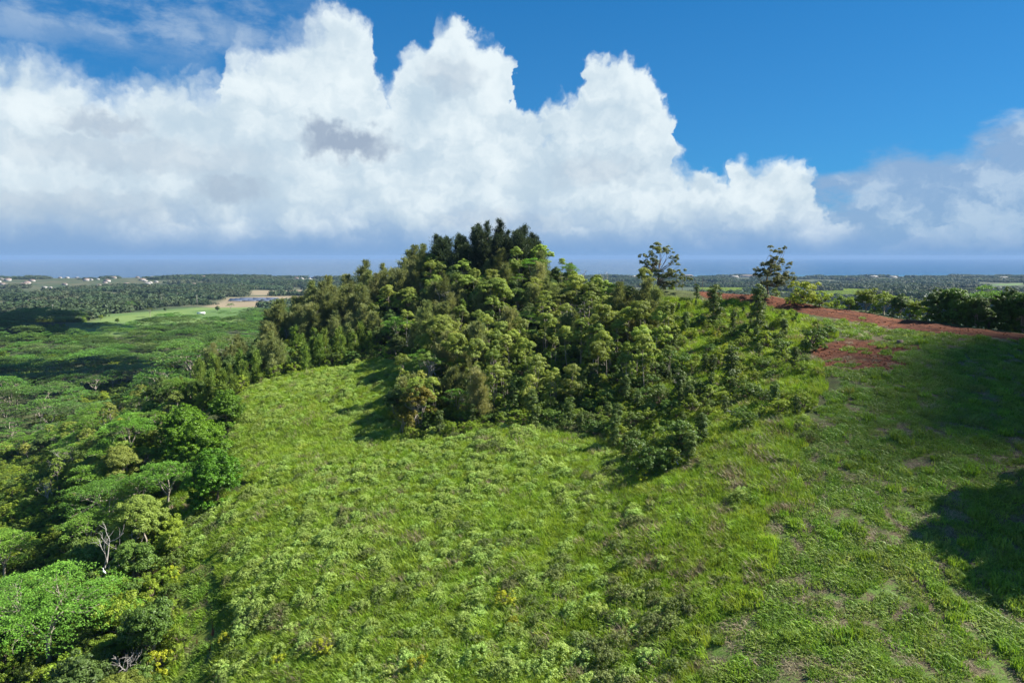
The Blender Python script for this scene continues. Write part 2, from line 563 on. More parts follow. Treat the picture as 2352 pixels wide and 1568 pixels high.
def puffs(specs, rng, dens=0.9, leaf=0.14, sub=0.34, low=-0.35, updir=0.25, scatter=0.55):
    """leaf places on clumps of clumps: specs are (x, y, z, rx, ry, rz)"""
    P, N, S, T = [], [], [], []
    for (x, y, z, rx, ry, rz) in specs:
        c, R = np.array([x, y, z]), np.array([rx, ry, rz])
        ar = (rx * ry + rx * rz + ry * rz) / 3
        m = max(5, int(ar * 7.0 / (sub * 1.8) ** 0.5))
        cd = sphere_dirs(m, rng, low)
        base_t = rng.normal(0.0, 0.10)
        for q in cd:
            cc = c + q * R * rng.uniform(0.72, 1.0)
            sr = (ar ** 0.5) * sub * rng.uniform(0.7, 1.3)
            k = max(8, int(dens * 10 * (sr / leaf) ** 2))
            dd = sphere_dirs(k, rng, -0.45)
            rad = sr * (1 - 0.5 * rng.random((len(dd), 1)) ** 2)
            pp = cc + dd * rad * np.array([1, 1, 0.8])
            P.append(pp)
            N.append(unit(dd * 0.7 + q * 0.5 + np.array([0, 0, updir]) + rng.normal(size=dd.shape) * scatter))
            S.append(leaf * rng.uniform(0.65, 1.25, len(dd)))
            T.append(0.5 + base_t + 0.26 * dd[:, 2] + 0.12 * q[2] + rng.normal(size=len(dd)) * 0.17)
    return np.concatenate(P), np.concatenate(N), np.concatenate(S), np.concatenate(T)


def tube(paths, sides=6):
    """paths: lists of (point, radius); returns verts, quads"""
    V, F, base = [], [], 0
    an = np.arange(sides) * 2 * math.pi / sides
    for path in paths:
        pts = np.array([p for p, r in path], float)
        rad = np.array([r for p, r in path], float)
        d = np.gradient(pts, axis=0)
        d = unit(d)
        ref = np.array([1.0, 0.13, 0.07]) if abs(d[0, 0]) < 0.9 else np.array([0.0, 1.0, 0.1])
        a = unit(np.cross(d, ref))
        b = np.cross(d, a)
        ring = pts[:, None] + (a[:, None] * np.cos(an)[None, :, None] + b[:, None] * np.sin(an)[None, :, None]) * rad[:, None, None]
        n = len(pts)
        V.append(ring.reshape(-1, 3))
        i = np.arange(n - 1)[:, None] * sides
        j = np.arange(sides)[None]
        k = (j + 1) % sides
        F.append(np.stack([i + j, i + k, i + sides + k, i + sides + j], -1).reshape(-1, 4) + base)
        base += n * sides
    return np.concatenate(V), np.concatenate(F)


def limb(p0, p1, r0, r1, rng, n=5, bend=0.12, sag=0.0):
    p0, p1 = np.asarray(p0, float), np.asarray(p1, float)
    L = np.linalg.norm(p1 - p0)
    off = rng.normal(size=3) * L * bend
    off[2] *= 0.5
    out = []
    for i in range(n):
        t = i / (n - 1)
        p = p0 + (p1 - p0) * t + off * math.sin(math.pi * t) + np.array([0, 0, -sag * L * t * (1 - t)])
        out.append((p, r0 + (r1 - r0) * t))
    return out


def trunk_mesh(name, paths, mat, sides=6):
    V, F = tube(paths, sides)
    return mesh_np(name, V, F, mat, None, True)


LIB = {}      # kind -> list of (trunk mesh or None, crown mesh, nominal height, nominal radius)


def make_gum(seed, H, R, npf, leafm='gum', bark='bark_pale', dens=0.85, leaf=0.145, stems=2, skirt=0.24):
    rng = np.random.default_rng(seed)
    specs, paths = [], []
    for i in range(npf):
        a = i * 2.4 + rng.uniform(-0.4, 0.4)
        rr = R * math.sqrt((i + 0.35) / npf) * 0.85
        pr = R * rng.uniform(0.30, 0.46)
        z = H - pr * 0.7 - (rr / R) ** 2 * H * (1 - skirt) * rng.uniform(0.45, 1.0)
        specs.append((rr * math.cos(a), rr * math.sin(a), z, pr, pr, pr * rng.uniform(0.6, 0.8)))
    forks = []
    for s in range(stems):
        a = rng.uniform(0, 6.28)
        f = np.array([math.cos(a) * R * 0.22, math.sin(a) * R * 0.22, H * rng.uniform(0.35, 0.5)])
        b = np.array([math.cos(a) * 0.15, math.sin(a) * 0.15, -0.4])
        paths.append(limb(b, f, 0.17, 0.11, rng))
        forks.append(f)
    for sp in specs:
        c = np.array(sp[:3])
        f = forks[int(np.argmin([np.hypot(*(f[:2] - c[:2])) for f in forks]))]
        paths.append(limb(f, c - np.array([0, 0, sp[5] * 0.3]), 0.09, 0.025, rng, 5, 0.14))
    P, N, S, T = puffs(specs, rng, dens, leaf)
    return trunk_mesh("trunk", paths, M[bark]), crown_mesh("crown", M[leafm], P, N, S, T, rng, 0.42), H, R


def make_pole(seed, H, R):
    rng = np.random.default_rng(seed)
    lean = rng.normal(size=2) * 0.5
    top = np.array([lean[0], lean[1], H * 0.93])
    paths = [limb((0, 0, -0.4), top, 0.11, 0.03, rng, 7, 0.03)]
    specs = [(top[0], top[1], H * 0.93, R * 0.75, R * 0.75, R * 0.55)]
    for i in range(rng.integers(7, 10)):
        a, z = rng.uniform(0, 6.28), H * rng.uniform(0.44, 0.9)
        rr = R * rng.uniform(0.45, 0.9)
        c = np.array([lean[0] * z / H + math.cos(a) * rr, lean[1] * z / H + math.sin(a) * rr, z])
        pr = R * rng.uniform(0.4, 0.62)
        specs.append((*c, pr, pr, pr * 0.75))
        paths.append(limb((lean[0] * z / H, lean[1] * z / H, z - 0.9), c, 0.04, 0.015, rng, 4))
    if rng.random() < 0.6:
        paths.append(limb((0.2, 0.1, -0.4), (lean[0] + 0.8, lean[1] + 0.2, H * 0.8), 0.08, 0.03, rng, 6, 0.05))
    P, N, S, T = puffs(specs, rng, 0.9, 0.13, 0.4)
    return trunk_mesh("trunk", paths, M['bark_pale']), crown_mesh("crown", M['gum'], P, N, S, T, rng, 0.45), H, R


def make_iron(seed, H, R, leafm='iron', skirt=0.12, dens=1.25, needle=0.30, tops=1):
    """feathery, ragged, upright: slivers that sweep up and out from every twig"""
    rng = np.random.default_rng(seed)
    P, N, S, T, A, paths = [], [], [], [], [], []
    for tnum in range(tops):
        ox, oy = (0.0, 0.0) if tnum == 0 else rng.normal(size=2) * R * 0.45
        hh = H * (1.0 if tnum == 0 else rng.uniform(0.72, 0.95))
        lean = rng.normal(size=2) * 0.04 * hh
        paths.append(limb((ox * 0.4, oy * 0.4, -0.4), (ox + lean[0], oy + lean[1], hh * 0.97), 0.16, 0.03, rng, 6, 0.02))
        nb = int(34 * hh / 10 * dens)
        for i in range(nb):
            z0 = hh * (skirt + (1 - skirt) * (i / nb) ** 0.9)
            prof = (1 - (z0 / hh)) ** 0.5 * 0.95 + 0.10
            L = R * prof * rng.uniform(0.6, 1.2)
            a = rng.uniform(0, 6.28)
            b0 = np.array([ox + lean[0] * z0 / hh, oy + lean[1] * z0 / hh, z0])
            d = np.array([math.cos(a), math.sin(a), rng.uniform(0.35, 0.9)])
            m = int(34 + 44 * L)
            t = rng.uniform(0.12, 1.0, (m, 1))
            side = rng.normal(size=(m, 3)) * (0.16 + 0.22 * t) * (0.5 + 0.3 * L)
            pp = b0 + d * t * L + side
            P.append(pp)
            al = unit(d * 0.5 + np.array([0, 0, 0.8]) + rng.normal(size=(m, 3)) * 0.42)
            A.append(al)
            N.append(unit(np.cross(al, rng.normal(size=(m, 3)))))
            S.append(needle * rng.uniform(0.6, 1.3, m))
            T.append(0.42 + rng.normal(0, 0.12) + 0.3 * (t[:, 0] - 0.5) + rng.normal(size=m) * 0.15)
            if i % 2 == 0 and L > 0.8:
                paths.append(limb(b0, b0 + d * L * 0.8, 0.04, 0.012, rng, 3))
    P, N, S, T, A = map(np.concatenate, (P, N, S, T, A))
    return trunk_mesh("trunk", paths, M['bark_grey'], 5), crown_mesh("crown", M[leafm], P, N, S, T, rng, 0.15, A), H, R


def make_flat(seed, H, R, plates=9, leafm='flat', dens=48, leaf=0.145, trunk=True):
    """umbrella tree: thin level plates of leaf on a pale forked trunk"""
    rng = np.random.default_rng(seed)
    P, N, S, T, paths = [], [], [], [], []
    fork = np.array([0, 0, H * 0.36])
    subs = []
    for k in range(4):
        a = k * 1.57 + rng.uniform(-0.5, 0.5)
        s = np.array([math.cos(a) * R * 0.28, math.sin(a) * R * 0.28, H * rng.uniform(0.58, 0.7)])
        subs.append(s)
        paths.append(limb(fork, s, 0.15, 0.09, rng, 5, 0.08))
    paths.append(limb((0, 0, -0.5), fork, 0.26 if R < 7 else 0.36, 0.18 if R < 7 else 0.26, rng, 4, 0.05))
    for i in range(plates):
        a = i * 2.4 + rng.uniform(-0.4, 0.4)
        rr = R * math.sqrt((i + 0.1) / plates) * 0.86
        pr = R * rng.uniform(0.19, 0.34)
        z = H * (0.97 - 0.30 * (rr / R) ** 2) - rng.uniform(0, 0.2) * H
        c = np.array([rr * math.cos(a), rr * math.sin(a), z])
        m = int(pr * pr * 3.14 * dens)
        q = rng.uniform(0, 1, m) ** 0.55
        th = rng.uniform(0, 6.28, m)
        wob = 1 + 0.22 * np.sin(th * 3 + i) + 0.14 * np.sin(th * 7 + 2 * i)
        x, y = q * pr * wob * np.cos(th), q * pr * wob * np.sin(th)
        clump = vnoise(x * 1.3 + i * 9, y * 1.3, 5)
        keep = clump > -0.26
        zz = 0.24 * pr * (1 - 1.6 * q ** 2) + rng.normal(size=m) * 0.10 + clump * 0.55
        pp = np.c_[c[0] + x, c[1] + y, c[2] + zz][keep]
        P.append(pp)
        N.append(unit(np.array([0, 0, 1.0]) + rng.normal(size=pp.shape) * 0.42))
        S.append(leaf * rng.uniform(0.65, 1.3, len(pp)))
        T.append((0.5 + rng.normal(0, 0.1) + clump * 0.6 + rng.normal(size=m) * 0.15)[keep])
        s = subs[int(np.argmin([np.hypot(*(s[:2] - c[:2])) for s in subs]))]
        paths.append(limb(s, c + np.array([0, 0, -0.1]), 0.07, 0.02, rng, 5, 0.1))
        for kk in range(2):
            e = c + np.array([rng.normal() * pr * 0.5, rng.normal() * pr * 0.5, -0.05])
            paths.append(limb(s * 0.4 + c * 0.6, e, 0.03, 0.012, rng, 3, 0.08))
    P, N, S, T = map(np.concatenate, (P, N, S, T))
    tm = trunk_mesh("trunk", paths, M['bark_pale'], 5) if trunk else None
    return tm, crown_mesh("crown", M[leafm], P, N, S, T, rng, 0.45), H, R


def make_dome(seed, H, R, n, leafm, dens=0.85, leaf=0.14, low=-0.2, sub=0.36, bark='bark_brown', squash=1.0, skirt=False, lump=(0.26, 0.40), reach=(0.62, 0.82)):
    """dense rounded crown that reaches the ground"""
    rng = np.random.default_rng(seed)
    specs = []
    for d in sphere_dirs(n, rng, -0.55):
        k = rng.uniform(*reach)
        pr = R * rng.uniform(*lump)
        specs.append((d[0] * R * k, d[1] * R * k, H * 0.48 + d[2] * (H * 0.5 - pr * 0.55) * squash, pr, pr, pr * 0.8))
    specs.append((0, 0, H * 0.5, R * 0.6, R * 0.6, H * 0.36))
    if H < 4 or skirt:                                    # a bush is leafy down to the ground
        for i in range(n):
            a, pr = i * 2.4, R * rng.uniform(*lump)
            rr = R * rng.uniform(0.55, 0.8) * (1.0 if H < 4 else 1.1)
            specs.append((rr * math.cos(a), rr * math.sin(a), pr * rng.uniform(0.4, 0.9), pr, pr, pr * 0.8))
    paths = [limb((0, 0, -0.4), (0, 0, H * 0.7), R * 0.06 + 0.03, 0.03, rng, 5)]
    for sp in specs[:10]:
        paths.append(limb((0, 0, H * 0.2), sp[:3], R * 0.025 + 0.01, 0.012, rng, 4))
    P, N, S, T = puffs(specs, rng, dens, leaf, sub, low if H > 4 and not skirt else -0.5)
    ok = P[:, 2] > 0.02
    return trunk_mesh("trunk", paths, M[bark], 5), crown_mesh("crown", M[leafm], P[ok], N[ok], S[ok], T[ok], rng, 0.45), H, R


def make_column(seed, H, R, leafm='young', dens=0.8, leaf=0.12):
    rng = np.random.default_rng(seed)
    specs, paths = [], [limb((0, 0, -0.3), (0, 0, H * 0.93), 0.08, 0.02, rng, 6, 0.03)]
    n = int(9 * H / R / 2)
    for i in range(n):
        t = (i + 0.5) / n
        pr = R * (0.62 - 0.3 * abs(t - 0.45)) * rng.uniform(0.75, 1.2)
        a = i * 2.4
        k = R * rng.uniform(0.15, 0.5) * (1 - 0.6 * t)
        specs.append((math.cos(a) * k, math.sin(a) * k, H * (0.08 + 0.86 * t), pr, pr, pr * 0.9))
    P, N, S, T = puffs(specs, rng, dens, leaf, 0.45, -0.5)
    return trunk_mesh("trunk", paths, M['bark_grey'], 5), crown_mesh("crown", M[leafm], P, N, S, T, rng, 0.42), H, R


def make_shrub(seed, H, R, n=760, leafm='field', leaf=0.06):
    """low field shrub: a heap of upright leaf rosettes"""
    rng = np.random.default_rng(seed)
    P, N, S, T = [], [], [], []
    heads = int(84 * R * R)
    for i in range(heads):
        r, a = math.sqrt(rng.random()) * R, rng.uniform(0, 6.28)
        w = 1 + 0.22 * math.sin(a * 3 + seed) + 0.13 * math.sin(a * 5 + 2 * seed)
        h = H * (1 - (r / R) ** 2.4) * rng.uniform(0.72, 1.08) + 0.06
        c = np.array([r * w * math.cos(a), r * w * math.sin(a), h])
        m = 17
        d = sphere_dirs(m, rng, -0.2)
        s = rng.uniform(0.09, 0.16)
        P.append(c + d * s)
        N.append(unit(d * 0.5 + np.array([0, 0, 0.6]) + rng.normal(size=d.shape) * 0.5))
        S.append(leaf * rng.uniform(0.7, 1.3, len(d)))
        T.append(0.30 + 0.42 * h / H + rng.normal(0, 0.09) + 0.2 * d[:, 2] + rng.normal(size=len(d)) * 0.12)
    P, N, S, T = map(np.concatenate, (P, N, S, T))
    return crown_mesh("field_shrub", M[leafm], P, N, S, T, rng, 0.5)


def make_dead(seed, H, R):
    rng = np.random.default_rng(seed)
    paths = []

    def grow(p, d, L, r, depth):
        d = d / np.linalg.norm(d)
        e = p + d * L
        paths.append(limb(p, e, r, r * 0.6, rng, 4, 0.08))
        if depth == 0:
            return
        for k in range(3 if depth > 1 else 3):
            t = rng.uniform(0.55, 1.0)
            q = p + (e - p) * t
            nd = d * 0.75 + rng.normal(size=3) * 0.55 + np.array([0, 0, 0.2])
            grow(q, nd, L * rng.uniform(0.5, 0.75), r * 0.55, depth - 1)
    for s in range(2):
        grow(np.array([s * 0.3, 0, -0.4]), np.array([rng.normal() * 0.25, rng.normal() * 0.25, 1]), H * 0.42, 0.085, 3)
    V, F = tube(paths, 4)
    k = H / max(1e-3, V[:, 2].max())
    V = V * np.array([k, k, k])
    return mesh_np("dead_tree", V, F, M['dead_wood'], None, True)


def make_grass(seed, R, n, h0, h1, mat, mix_mat=None, lean=0.35, w=0.022, flop=0.0):
    """a patch of blades, each bending over"""
    rng = np.random.default_rng(seed)
    r, a = np.sqrt(rng.random(n)) * R, rng.uniform(0, 6.28, n)
    tuft = vnoise(r * np.cos(a) * 2.2 + seed, r * np.sin(a) * 2.2, seed)
    x, y = r * np.cos(a), r * np.sin(a)
    h = rng.uniform(h0, h1, n) * (1 + tuft * 0.8)
    th = rng.uniform(0, 6.28, n)
    dx, dy = np.cos(th), np.sin(th)
    ln = h * lean * rng.uniform(0.3, 1.6, n) + flop * rng.random(n)
    ww = w * rng.uniform(0.7, 1.4, n)
    p = np.c_[-dy, dx, np.zeros(n)] * ww[:, None]
    b = np.c_[x, y, np.full(n, -0.06)]
    m = b + np.c_[dx * ln * 0.35, dy * ln * 0.35, h * 0.62 + 0.06]
    t = b + np.c_[dx * ln, dy * ln, h * (1 - 0.35 * ln / (h + ln)) + 0.06]
    V = np.stack([b - p, b + p, m + p * 0.9, m - p * 0.9, t], 1).reshape(-1, 3)
    i = np.arange(n) * 5
    F4 = np.c_[i, i + 1, i + 2, i + 3]
    F3 = np.c_[i + 3, i + 2, i + 4]
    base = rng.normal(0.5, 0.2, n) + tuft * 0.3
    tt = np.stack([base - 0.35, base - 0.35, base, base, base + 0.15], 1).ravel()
    return mesh_np("grass_patch", V, [F4, F3], M[mat], np.clip(tt, 0, 1))


def make_far_crown(seed, n=90):
    rng = np.random.default_rng(seed)
    d = sphere_dirs(n, rng, -0.25)
    k = 1 + 0.25 * np.array([vnoise(q[0] * 2 + seed, q[1] * 2, seed) for q in d])
    P = d * np.array([0.55, 0.55, 0.62]) * k[:, None] + np.array([0, 0, 0.45])
    N = unit(d + rng.normal(size=d.shape) * 0.35 + np.array([0, 0, 0.2]))
    S = 0.135 * rng.uniform(0.7, 1.3, len(d))
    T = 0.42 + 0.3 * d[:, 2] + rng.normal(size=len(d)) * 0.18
    return P, N, S, T


def make_wood_patch(seed, size=46.0, n=26, hmin=7, hmax=13):
    rng = np.random.default_rng(seed)
    A = [[], [], [], []]
    for i in range(n):
        P, N, S, T = make_far_crown(seed * 100 + i, 64)
        h = rng.uniform(hmin, hmax)
        wd = h * rng.uniform(0.8, 1.25)
        P = P * np.array([wd, wd, h]) + np.array([rng.uniform(-size / 2, size / 2), rng.uniform(-size / 2, size / 2), -1.5])
        for k, q in enumerate((P, N, S * h * 1.15, T + rng.normal(0, 0.2))):
            A[k].append(q)
    P, N, S, T = map(np.concatenate, A)
    return crown_mesh("wood_patch", M['far'], P, N, S, T, rng, 0.6)


LIB['gum'] = [make_gum(11, 9.5, 3.8, 14), make_gum(12, 8.5, 3.4, 12, stems=3), make_gum(13, 10.5, 4.2, 16), make_gum(14, 7.5, 3.6, 11, stems=2), make_gum(16, 9.0, 3.0, 12, skirt=0.25), make_gum(17, 10.0, 3.3, 8, skirt=0.45, leaf=0.12, dens=0.7), make_gum(18, 6.5, 4.2, 17, skirt=0.3, leaf=0.13), make_gum(19, 11.0, 2.6, 14, skirt=0.1, leaf=0.135)]
LIB['gum_rust'] = [make_gum(15, 7.8, 2.9, 13, 'rust', 'bark_grey', skirt=0.12)]
LIB['pole'] = [make_pole(21, 9.5, 1.9), make_pole(22, 10.5, 2.1), make_pole(23, 8.0, 1.7), make_pole(24, 9.0, 2.0)]
LIB['iron'] = [make_iron(31, 11.0, 2.7, tops=2), make_iron(32, 9.5, 2.5, tops=3), make_iron(33, 12.5, 2.9, tops=3), make_iron(34, 8.0, 2.1)]
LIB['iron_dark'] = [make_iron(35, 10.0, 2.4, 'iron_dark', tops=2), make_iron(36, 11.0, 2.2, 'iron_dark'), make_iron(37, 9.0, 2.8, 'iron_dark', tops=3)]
LIB['plume'] = [make_iron(38, 7.5, 1.5, 'plume', 0.03, 1.4), make_iron(39, 6.5, 1.4, 'plume', 0.03, 1.4)]
LIB['flat'] = [make_flat(41, 10.5, 5.4, 24), make_flat(42, 9.0, 4.6, 20), make_flat(43, 11.5, 6.0, 28), make_flat(44, 8.0, 4.2, 17)]
LIB['flat_big'] = [make_flat(48, 11.5, 8.6, 40, 'flat', 34, 0.125), make_flat(49, 10.5, 7.5, 34, 'flat', 34, 0.125)]
LIB['flat_far'] = [make_flat(45, 11.0, 6.0, 19, 'flat_far', 17, 0.25), make_flat(46, 10.0, 5.2, 16, 'flat_far', 17, 0.25), make_flat(47, 12.0, 6.6, 21, 'flat_far', 17, 0.25)]
LIB['mango'] = [make_dome(51, 10.0, 5.0, 74, 'mango', 0.8, 0.13, sub=0.34, skirt=True, lump=(0.15, 0.24), reach=(0.74, 0.88)), make_dome(52, 9.0, 4.5, 66, 'mango', 0.8, 0.13, sub=0.34, skirt=True, lump=(0.15, 0.24), reach=(0.74, 0.88))]
LIB['round'] = [make_dome(53, 7.0, 3.4, 18, 'bush_dark', 0.75, 0.15, bark='bark_grey'), make_dome(54, 6.0, 3.0, 16, 'bush', 0.75, 0.15, bark='bark_grey'), make_dome(55, 8.0, 3.3, 18, 'young', 0.75, 0.15, bark='bark_grey')]
LIB['bush'] = [make_dome(61, 2.6, 1.7, 10, 'bush', 0.8, 0.085), make_dome(62, 3.2, 1.6, 11, 'bush', 0.8, 0.085), make_dome(63, 2.0, 1.6, 9, 'bush', 0.8, 0.08)]
LIB['bush_dark'] = [make_dome(64, 2.8, 1.8, 11, 'bush_dark', 0.8, 0.085), make_dome(65, 2.2, 1.9, 11, 'bush_dark', 0.8, 0.085)]
LIB['bush_yellow'] = [make_dome(66, 1.8, 1.2, 8, 'yellow', 0.7, 0.075)]
LIB['column'] = [make_column(71, 6.0, 1.35), make_column(72, 5.0, 1.2), make_column(73, 6.8, 1.5)]
LIB['dead'] = [(None, make_dead(81, 7.0, 3.0), 7.0, 3.0), (None, make_dead(82, 6.0, 3.0), 6.0, 3.0), (None, make_dead(83, 5.0, 2.5), 5.0, 2.5)]
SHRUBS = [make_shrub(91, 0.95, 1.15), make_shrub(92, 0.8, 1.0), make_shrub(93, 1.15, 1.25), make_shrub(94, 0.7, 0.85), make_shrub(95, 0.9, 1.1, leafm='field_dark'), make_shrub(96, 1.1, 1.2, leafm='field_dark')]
QUEUE = []        # every plant that is asked for; set out at the end, the largest in view one by one


def plant(kind, x, y, name, label, cat, group=None, scale=1.0, rz=None, var=None, rng=random, wide=None, dz=0.0):
    """ask for one tree or bush on the ground"""
    lib = LIB[kind]
    var = rng.randrange(len(lib)) if var is None else var
    tm, cm, H, R = lib[var]
    z = float(height(x, y)) + dz
    sc = (scale * (wide or 1.0), scale * (wide or 1.0), scale)
    rz = rng.uniform(0, 6.28) if rz is None else rz
    d = math.sqrt(x * x + y * y + (z - CAMZ) ** 2)
    seen = H * scale / d if (y > 5 and abs(x) < 0.76 * (y + 6) + R) else 0.0
    QUEUE.append(dict(tm=tm, cm=cm, loc=(x, y, z), rz=rz, sc=sc, name=name, label=label, cat=cat, group=group, seen=seen, az=x / max(y, 1)))


ORD = ["first", "second", "third", "fourth", "fifth", "sixth", "seventh", "eighth", "ninth", "tenth", "eleventh", "twelfth"]


def set_out(cap=285):
    """a tree or bush is an Empty with its trunk and its crown as parts; past the cap the rest of a kind is one mass"""
    by = {}
    for q in QUEUE:
        by.setdefault(q['name'], []).append(q)
    one, rest = [], []
    for nm, L in by.items():
        L.sort(key=lambda q: -q['seen'] - (1.0 if not q['group'] else 0.0))
        one += L[:cap]
        rest += L[cap:]
    # where a few alike stand together, each is told by its place in the row
    lab = {}
    for q in one:
        lab.setdefault(q['label'], []).append(q)
    for t, L in list(lab.items()):
        if len(L) > 12 and len(t.split()) <= 11:
            L.sort(key=lambda q: q['sc'][2])
            for i, q in enumerate(L):
                w = ("small ", "middling ", "big ")[min(2, i * 3 // len(L))] + t
                q['label'] = w
                lab.setdefault(w, []).append(q)
            del lab[t]
    for t, L in lab.items():
        if 1 < len(L) <= 12 and len(t.split()) <= 12:
            L.sort(key=lambda q: q['az'])
            for i, q in enumerate(L):
                q['label'] = t + ", %s from the left" % ORD[i]
    for q in one:
        if q['tm'] is None:
            link(q['name'], q['cm'], None, q['loc'], q['rz'], q['sc'], q['label'], q['cat'], q['group'])
            continue
        r = link(q['name'], None, None, q['loc'], q['rz'], q['sc'], q['label'], q['cat'], q['group'])
        r.empty_display_size = 0.5
        link("trunk", q['tm'], r)
        link("crown", q['cm'], r)
    # the masses
    mass = {}
    for q in rest:
        mass.setdefault(q['name'], []).append(q)
    for nm, L in mass.items():
        protos, pts, scl, rot, idx = [], [], [], [], []
        for q in L:
            for me in (q['tm'], q['cm']):
                if me is None:
                    continue
                if me not in protos:
                    protos.append(me)
                pts.append(q['loc'])
                scl.append(q['sc'])
                rot.append((0, 0, q['rz']))
                idx.append(protos.index(me))
        stuff_of(nm.replace("_tree", "") + ("_undergrowth" if nm == "bush" else "_forest"), protos, np.array(pts), np.array(scl), np.array(rot),
                 "the smaller and more distant %ss that merge into one mass of green" % nm.replace("_", " "), "undergrowth" if nm == "bush" else "forest", idx)


def scatter(poly, gap, seed, keep=None, most=100000, ragged=0.0):
    """dart throwing in a world polygon"""
    rng = np.random.default_rng(seed)
    poly = np.asarray(poly)
    lo, hi = poly.min(0), poly.max(0)
    n = int((hi - lo).prod() / gap ** 2 * 6) + 20
    n = min(n, 400000)
    x, y = rng.uniform(lo[0], hi[0], n), rng.uniform(lo[1], hi[1], n)
    rx, ry = (ragged * fbm(x / 4.0, y / 4.0, 301, 3), ragged * fbm(x / 4.0, y / 4.0, 302, 3)) if ragged else (0, 0)
    ok = inside(poly, x + rx, y + ry)
    if keep is not None:
        ok &= keep(x, y)
    x, y = x[ok], y[ok]
    cell, out = {}, []
    for a, b in zip(x, y):
        i, j = int(a // gap), int(b // gap)
        bad = False
        for p in (i - 1, i, i + 1):
            for q in (j - 1, j, j + 1):
                c = cell.get((p, q))
                if c and any((a - u) ** 2 + (b - v) ** 2 < gap * gap for u, v in c):
                    bad = True
                    break
            if bad:
                break
        if not bad:
            cell.setdefault((i, j), []).append((a, b))
            out.append((a, b))
            if len(out) >= most:
                break
    return np.array(out).reshape(-1, 2)


def stuff_of(name, protos, pts, scales, rots, label, cat, idx, tilt=None):
    """uncountable growth: one object that sets out copies of a few shapes over the ground"""
    pc = bpy.data.collections.new(name + "_shapes")
    for i, me in enumerate(protos):
        pc.objects.link(bpy.data.objects.new("%s_shape_%02d" % (name, i), me))
    n = len(pts)
    me = bpy.data.meshes.new(name)
    me.vertices.add(n)
    me.vertices.foreach_set("co", np.asarray(pts, np.float32).ravel())
    for an, ty, val, key in (("scl", 'FLOAT_VECTOR', scales, "vector"), ("rot", 'FLOAT_VECTOR', rots, "vector"), ("idx", 'INT', idx, "value")):
        at = me.attributes.new(an, ty, 'POINT')
        at.data.foreach_set(key, np.asarray(val, np.int32 if ty == 'INT' else np.float32).ravel())
    me.update()
    o = link(name, me, label=label, cat=cat, kind="stuff")
    g = bpy.data.node_groups.new(name + "_layout", 'GeometryNodeTree')
    g.interface.new_socket("Geometry", in_out='INPUT', socket_type='NodeSocketGeometry')
    g.interface.new_socket("Geometry", in_out='OUTPUT', socket_type='NodeSocketGeometry')
    gi, go = g.nodes.new("NodeGroupInput"), g.nodes.new("NodeGroupOutput")
    ci = g.nodes.new("GeometryNodeCollectionInfo")
    ci.inputs[0].default_value = pc
    ci.inputs[1].default_value = True
    ci.inputs[2].default_value = True
    ip = g.nodes.new("GeometryNodeInstanceOnPoints")
    ip.inputs["Pick Instance"].default_value = True

    def att(nm, ty):
        nd = g.nodes.new("GeometryNodeInputNamedAttribute")
        nd.data_type = ty
        nd.inputs[0].default_value = nm
        return nd.outputs[0]
    g.links.new(gi.outputs[0], ip.inputs["Points"])
    g.links.new(ci.outputs[0], ip.inputs["Instance"])
    g.links.new(att("idx", 'INT'), ip.inputs["Instance Index"])
    e2r = g.nodes.new("FunctionNodeEulerToRotation")
    g.links.new(att("rot", 'FLOAT_VECTOR'), e2r.inputs[0])
    g.links.new(e2r.outputs[0], ip.inputs["Rotation"])
    g.links.new(att("scl", 'FLOAT_VECTOR'), ip.inputs["Scale"])
    g.links.new(ip.outputs[0], go.inputs[0])
    md = o.modifiers.new("layout", 'NODES')
    md.node_group = g
    return o


def slope_rot(x, y, rng):
    """euler angles that lay a patch on the slope, turned at random"""
    e = 0.6
    gx = (height(x + e, y) - height(x - e, y)) / (2 * e)
    gy = (height(x, y + e) - height(x, y - e)) / (2 * e)
    return np.c_[np.arctan(gy), -np.arctan(gx), np.zeros(len(x))]

# ---------------------------------------------------------------- regions of the place
FIELD = area([(545, 990), (560, 900), (640, 872), (740, 850), (830, 835), (930, 825), (985, 835), (960, 880), (900, 950), (930, 1010), (1060, 1000),
              (1250, 985), (1390, 1010), (1480, 1080), (1560, 1100), (1640, 1050), (1740, 1010), (1830, 960), (1840, 1080), (1790, 1180), (1690, 1350),
              (1610, 1500), (1580, 1660), (480, 1660), (490, 1500), (465, 1390), (440, 1280), (420, 1200), (490, 1175), (560, 1130), (540, 1060)])
MOWN = area([(1840, 960), (1900, 900), (1890, 830), (1930, 770), (1880, 735), (1900, 722), (2000, 740), (2150, 763), (2420, 785), (2700, 800), (2700, 1660),
             (1580, 1660), (1610, 1500), (1690, 1350), (1790, 1180), (1840, 1080)])
BRUSH = area([(1480, 690), (1640, 690), (1700, 692), (1800, 716), (1870, 735), (1920, 770), (1880, 830), (1890, 900), (1830, 960), (1740, 1010), (1640, 1050),
              (1560, 1100), (1480, 1080), (1390, 1010), (1400, 940), (1500, 900), (1560, 860), (1520, 760)])
HILL = area([(560, 895), (640, 865), (740, 845), (830, 830), (930, 820), (985, 832), (960, 880), (905, 950), (935, 1005), (1060, 985), (1250, 965), (1400, 940),
             (1500, 900), (1560, 860), (1520, 760), (1480, 692), (1400, 672), (1280, 640), (1170, 606), (1060, 610), (950, 672), (830, 708), (700, 754),
             (600, 798), (480, 868), (400, 925), (430, 950), (500, 940)])
ROAD = np.array([ground(u, v) for (u, v) in [(1600, 668), (1645, 674), (1700, 681), (1760, 690), (1830, 702), (1900, 714), (2000, 731), (2100, 746), (2200, 758), (2300, 768), (2420, 778), (2600, 790)]])
TRAIL = np.array([ground(u, v) for (u, v) in [(452, 1310), (462, 1380), (474, 1440), (466, 1500), (440, 1568), (400, 1660)]])
